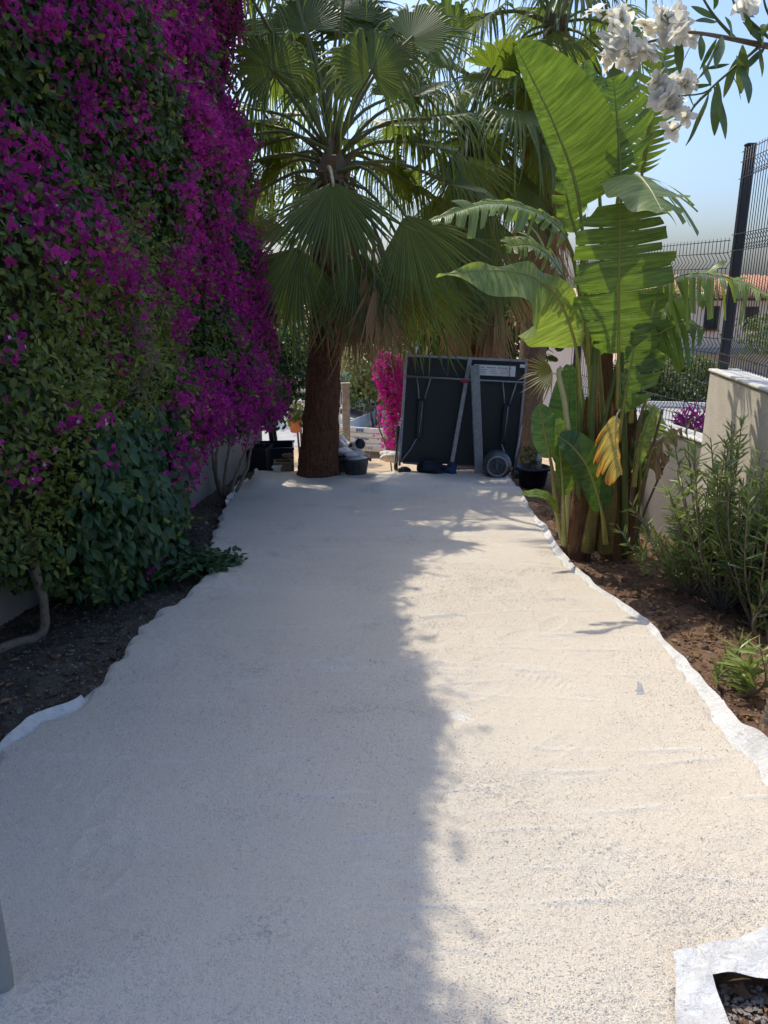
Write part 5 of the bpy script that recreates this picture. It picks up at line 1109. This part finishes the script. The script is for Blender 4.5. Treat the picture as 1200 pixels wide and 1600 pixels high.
# car on the road
CO = P(585, 648, 24.5); CO[2] = float(terr(24.5))-.02; ca = rad(62); cX = np.array([math.cos(ca), -math.sin(ca), 0]); cY = np.array([math.sin(ca), math.cos(ca), 0])
carr = thing('parked_car', 'dark blue-grey car parked on the road behind the trailer', 'car', CO)
prof = [(-2.05, .35), (-2.1, .62), (-1.95, .88), (-1.35, .98), (-.7, 1.40), (.55, 1.44), (1.35, 1.02), (2.0, .9), (2.08, .55), (2.0, .33)]
def c3(x, y, z): return CO+cX*x+cY*y+tZ*z
V = []; ny = 5
for j, yy_ in enumerate((-.86, -.80, 0, .80, .86)):
    for (x, z) in prof: k = 1 if z < 1.0 else .80; zz = z if abs(yy_) < .82 else z-.03; V.append(c3(x*(1 if abs(yy_) < .5 else .985), yy_*k, zz))
m = len(prof); F = [[j*m+i, j*m+i+1, (j+1)*m+i+1, (j+1)*m+i] for j in range(4) for i in range(m-1)]+[list(range(m)), [4*m+i for i in range(m)][::-1]]+[[j*m+m-1, j*m, (j+1)*m, (j+1)*m+m-1] for j in range(4)]
mk('body', V, F, 'car_paint', carr, smooth=False)
for s in (-1, 1):
    mk('side_window', [c3(-1.15, s*.775, 1.03), c3(-.66, s*.705, 1.35), c3(.5, s*.705, 1.385), c3(1.1, s*.78, 1.06)], [[0, 1, 2, 3]], 'glass_dark', carr)
    for x in (-1.3, 1.3):
        wc = c3(x, s*.80, .31); w_ = MB().lathe([(.18, -.1), (.28, -.1), (.31, -.07), (.31, .07), (.28, .1), (.18, .1)], wc, cY, 22).build('wheel', 'rubber', carr, smooth=True); MB().lathe([(0, .09), (.18, .08), (.185, -.08), (0, -.09)], wc, cY, 16).build('rim', 'silver', w_)
    MB().box(c3(2.03, s*.6, .74), (.10, .32, .14), M=[cX, cY, tZ], bev=.02).build('headlight', 'lamp_clear', carr); MB().box(c3(-2.04, s*.62, .76), (.08, .28, .16), M=[cX, cY, tZ], bev=.02).build('tail_light', 'lamp_red', carr)
mk('windscreen', [c3(1.32, -.68, 1.06), c3(1.32, .68, 1.06), c3(.60, .58, 1.437), c3(.60, -.58, 1.437)], [[0, 1, 2, 3]], 'glass_dark', carr)
mk('rear_window', [c3(-1.30, -.68, 1.03), c3(-1.30, .68, 1.03), c3(-.75, .58, 1.388), c3(-.75, -.58, 1.388)], [[0, 3, 2, 1]], 'glass_dark', carr)
wp_ = P(541, 668, 15.0); wpt = thing('timber_post', 'weathered grey timber gate post right of the palm trunk', 'post', (wp_[0], wp_[1], float(terr(15))))
MB().box((wp_[0], wp_[1], (float(terr(15))+P(541, 600, 15)[2])/2), (.15, .12, P(541, 600, 15)[2]-float(terr(15))), .1, bev=.015).build('post_body', 'timber', wpt)
MB().box((wp_[0], wp_[1], P(541, 600, 15)[2]+.01), (.18, .15, .03), .1, bev=.006).build('post_cap', 'timber', wpt)
sp_ = P(530, 668, 14.6); spt = thing('steel_post', 'thin white steel post beside the weathered gate post', 'post', (sp_[0], sp_[1], float(terr(14.6)))); tub('pole', [(sp_[0], sp_[1], float(terr(14.6))-.05), (sp_[0], sp_[1], -.8), P(531, 612, 14.6)], .022, 'white_plastic', spt)
MB().box(P(531, 611, 14.6), (.06, .06, .02)).build('pole_cap', 'white_plastic', spt)

# ------------------------------------------------------------------ planting and houses behind
fb_ = thing('bougainvillea', 'sunlit pink bougainvillea bush growing behind the left edge of the dark table', 'bougainvillea', (*P(606, 700, 11.6)[:2], float(terr(11.6))))
r = np.random.default_rng(91); n = 2600; c = P(611, 596, 11.6); d = unit(r.normal(size=(n, 3))); pos = c+d*(1-.5*r.random(n)[:, None]**2)*(1+.25*nz(d[:, 0]*4, d[:, 2]*4, 92))[:, None]*[.24, .30, .52]
low = r.random(n) < .30; pos[low] = c+np.stack([r.normal(.04, .10, low.sum()), r.normal(0, .12, low.sum()), r.uniform(-1.0, -.2, low.sum())], -1)
isf = (r.random(n) < .75)
scatter('bracts', FT, pos[isf], r.normal(size=(isf.sum(), 3)), d[isf]+[0, -.4, .5], r.uniform(.03, .048, isf.sum()), 'bract_sunny', fb_); scatter('leaves', leaf_t(.3), pos[~isf], r.normal(size=((~isf).sum(), 3)), d[~isf]+[0, 0, .5], r.uniform(.04, .07, (~isf).sum()), 'boug_leaf_light', fb_)
for q in range(4): tub('stem', spline([(c[0]+.1+r.normal()*.06, c[1], float(terr(11.6))-.05), c+[r.normal()*.12, 0, -.6], c+[r.normal()*.2, 0, 0]], 8), .013, 'bark_pale', fb_, 6)
leafy('leafy_shrub', 'pale grey-green bush hanging behind the palm skirt above the car', 'shrub', P(590, 575, 20), .8, .7, .75, 1800, leaf_t(.25), .15, 'far_leaf_pale', seed=94)
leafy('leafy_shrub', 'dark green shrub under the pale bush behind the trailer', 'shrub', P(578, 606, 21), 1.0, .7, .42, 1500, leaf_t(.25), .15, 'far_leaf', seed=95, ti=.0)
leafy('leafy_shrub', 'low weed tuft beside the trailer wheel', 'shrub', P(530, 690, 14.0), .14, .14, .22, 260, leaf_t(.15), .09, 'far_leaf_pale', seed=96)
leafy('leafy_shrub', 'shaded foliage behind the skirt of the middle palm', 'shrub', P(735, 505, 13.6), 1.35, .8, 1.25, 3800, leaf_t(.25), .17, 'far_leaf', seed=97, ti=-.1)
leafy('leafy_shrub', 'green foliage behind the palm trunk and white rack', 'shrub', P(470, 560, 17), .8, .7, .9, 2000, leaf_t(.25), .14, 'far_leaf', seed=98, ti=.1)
def tree(label, px, py, Y, rx, rz, n, size, mat, seed):
    c = P(px, py, Y); gz = float(terr(Y)); t = thing('broadleaf_tree', label, 'tree', (c[0], c[1], gz), 'trees behind the palms'); r = np.random.default_rng(seed)
    V, F = tube(spline([(c[0], c[1], gz-.1), (c[0]+.1, c[1], (gz+c[2])/2), c], 10), np.linspace(.22, .07, 10), 8); mk('trunk', V, F, 'bark', t)
    for q in range(6):
        e = c+unit(r.normal(size=3)+[0, 0, .4])*[rx*.7, rx*.7, rz*.7]; V, F = tube(spline([c-[0, 0, rz*.6], (c+e)/2, e], 7), np.linspace(.08, .02, 7), 6); mk('limb', V, F, 'bark', t)
    cl = c+unit(r.normal(size=(26, 3)))*(r.random((26, 1))**.5)*[rx, rx, rz]; pos = cl[r.integers(0, 26, n)]+r.normal(size=(n, 3))*[rx*.2, rx*.2, rz*.17]; scatter('crown', leaf_t(.24), pos, r.normal(size=(n, 3)), r.normal(size=(n, 3))+[0, 0, 1], r.uniform(size*.6, size*1.2, n), mat, t)
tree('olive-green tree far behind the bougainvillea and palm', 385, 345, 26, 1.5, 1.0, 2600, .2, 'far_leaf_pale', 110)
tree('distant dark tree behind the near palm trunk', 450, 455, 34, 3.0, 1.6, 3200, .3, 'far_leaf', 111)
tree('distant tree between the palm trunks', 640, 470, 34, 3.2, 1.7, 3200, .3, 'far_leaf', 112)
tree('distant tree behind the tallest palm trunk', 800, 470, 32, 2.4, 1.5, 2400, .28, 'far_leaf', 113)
tree('small tree beside the pink house at the right edge', 1235, 525, 30, 1.6, 1.3, 2200, .2, 'far_leaf_pale', 114)
leafy('clipped_hedge', 'sunlit clipped hedge across the road seen through the fence', 'hedge', P(1075, 600, 27), 1.5, .7, .95, 4200, leaf_t(.25), .16, 'far_leaf_pale', seed=120, lump=.08, ti=.2)
leafy('clipped_hedge', 'dark clipped hedge left of the sunlit hedge behind the fence', 'hedge', P(985, 600, 27.2), 1.3, .7, .9, 2600, leaf_t(.25), .16, 'far_leaf', seed=121, lump=.08)
leafy('leafy_shrub', 'purple-leaved plant behind the fence next to the low wall', 'shrub', P(1080, 664, 8.9), .16, .15, .12, 220, leaf_t(.06), .2, 'bract', seed=122, trunk=False)
rl = thing('guard_rail', 'white horizontal rail along the road beyond the fence', 'rail', P(1040, 640, 23)); MB().bar(P(930, 628, 23), P(1210, 636, 23), .08, .14).build('rail', 'house_white', rl)
for px in (950, 1030, 1110, 1190): a_ = P(px, 632, 23); MB().bar(a_, [a_[0], a_[1], float(terr(23))-.1], .07, .07, up=(0, 1, 0)).build('rail_post', 'house_white', rl)
def house(label, x0, x1, Y, ze, wins, mat, roof_rise, depth=7, ridge_in=2.5, name='house'):
    gz = float(terr(Y)); t = thing(name, label, 'house', ((x0+x1)/2, Y+depth/2, gz)); cx = (x0+x1)/2
    MB().box((cx, Y+depth/2, (gz-.1+ze)/2), (x1-x0, depth, ze-gz+.1)).build('wall', mat, t)
    # roof: hipped, with rows of rounded tiles
    o = .35; A0 = np.array([x0-o, Y-o, ze+.02]); A1 = np.array([x1+o, Y-o, ze+.02]); B0 = np.array([x0-o, Y+depth+o, ze+.02]); B1_ = np.array([x1+o, Y+depth+o, ze+.02]); R0 = np.array([x0+ridge_in, Y+depth/2, ze+roof_rise]); R1 = np.array([x1-ridge_in, Y+depth/2, ze+roof_rise])
    rf = mk('roof', [A0, A1, B1_, B0, R0, R1], [[0, 1, 5, 4], [1, 2, 5], [2, 3, 4, 5], [3, 0, 4], [0, 3, 2, 1]], 'roof_tile', t, smooth=False)
    mb = MB(); nrow = int((x1-x0+2*o)/.22)
    for k in range(nrow):
        f = (k+.5)/nrow; a = A0*(1-f)+A1*f; xr = a[0]; 
        if xr < R0[0]: g_ = (xr-A0[0])/(R0[0]-A0[0])
        elif xr > R1[0]: g_ = (A1[0]-xr)/(A1[0]-R1[0])
        else: g_ = 1
        b = np.array([xr, a[1]+(R0[1]-a[1])*g_, a[2]+(R0[2]-a[2])*g_]); 
        if g_ > .05: mb.tube([a+[0, -.02, .03], (a+b)/2+[0, 0, .03], b+[0, 0, .03]], .075, 6, True)
    mb.build('roof_tiles', 'roof_tile', rf, kind='stuff', smooth=True)
    MB().box((cx, Y-o-.01, ze-.04), (x1-x0+2*o, .10, .10)).build('gutter', 'timber_dark', t)
    for (wx, wz, ww, wh) in wins:
        w = MB().box((wx, Y-.012, wz), (ww, .06, wh)).build('window', 'timber_dark', t)
        for s in (-1, 1): MB().box((wx+s*ww*.235, Y-.046, wz), (ww*.40, .012, wh*.86)).build('pane', 'glass_dark', w)
        MB().box((wx, Y-.06, wz-wh/2-.03), (ww+.14, .14, .05)).build('sill', 'terracotta', w)
        for s in (-1, 0, 1): MB().bar((wx+s*ww*.25, Y-.075, wz-wh/2), (wx+s*ww*.25, Y-.075, wz+wh/2), .015, .015, up=(0, 1, 0)).build('bar', 'dark_metal', w)
    return t
HY = 34.0; hx = lambda px: P(px, 500, HY)[0]; hz = lambda py: P(1100, py, HY)[2]
hs1 = house('pink house with tiled roof and small barred windows behind the fence', hx(985), hx(1330), HY, hz(466), [(hx(1111), hz(497), .62, 1.0), (hx(1173), hz(497), .55, .95), (hx(1050), hz(500), .55, .9), (hx(1280), hz(497), .6, 1.0)], 'house_pink', float(P(1100, 432, HY+3.5)[2]-hz(466)))
MB().box(((hx(985)+hx(1330))/2, HY-.35, hz(548)), (hx(1330)-hx(985), .7, .22)).build('canopy', 'concrete', hs1)
MB().box((hx(1063), HY-.1, hz(556)), (.25, .2, .35)).build('wall_lamp', 'dark_metal', hs1)
HY2 = 24.5; h2x = lambda px: P(px, 470, HY2)[0]
house('terracotta-roofed house glimpsed between the broad leaves', h2x(840), h2x(930), HY2, P(900, 505, HY2)[2], [], 'house_pink', 1.35, 5, 1.0)
HY3 = 30; h3x = lambda px: P(px, 540, HY3)[0]
house('white low house glimpsed between the shrub and the palm trunk', h3x(300), h3x(456), HY3, P(430, 505, HY3)[2], [(h3x(425), P(430, 540, HY3)[2], .8, 1.1)], 'house_white', .9, 6, 1.6)
house('ochre house sunlit behind the palm skirt', h3x(459), h3x(560), HY3+.8, P(460, 512, HY3)[2], [(h3x(500), P(430, 545, HY3)[2], .8, 1.1)], 'house_ochre', .9, 6, 1.2)
house('white low house wall behind the trailer and the palm skirt', h3x(572), h3x(880), HY3+3, P(600, 520, HY3+3)[2], [(h3x(600), P(600, 560, HY3)[2], .9, 1.1), (h3x(700), P(600, 560, HY3)[2], .9, 1.1)], 'house_white', .9, 6, 1.6)
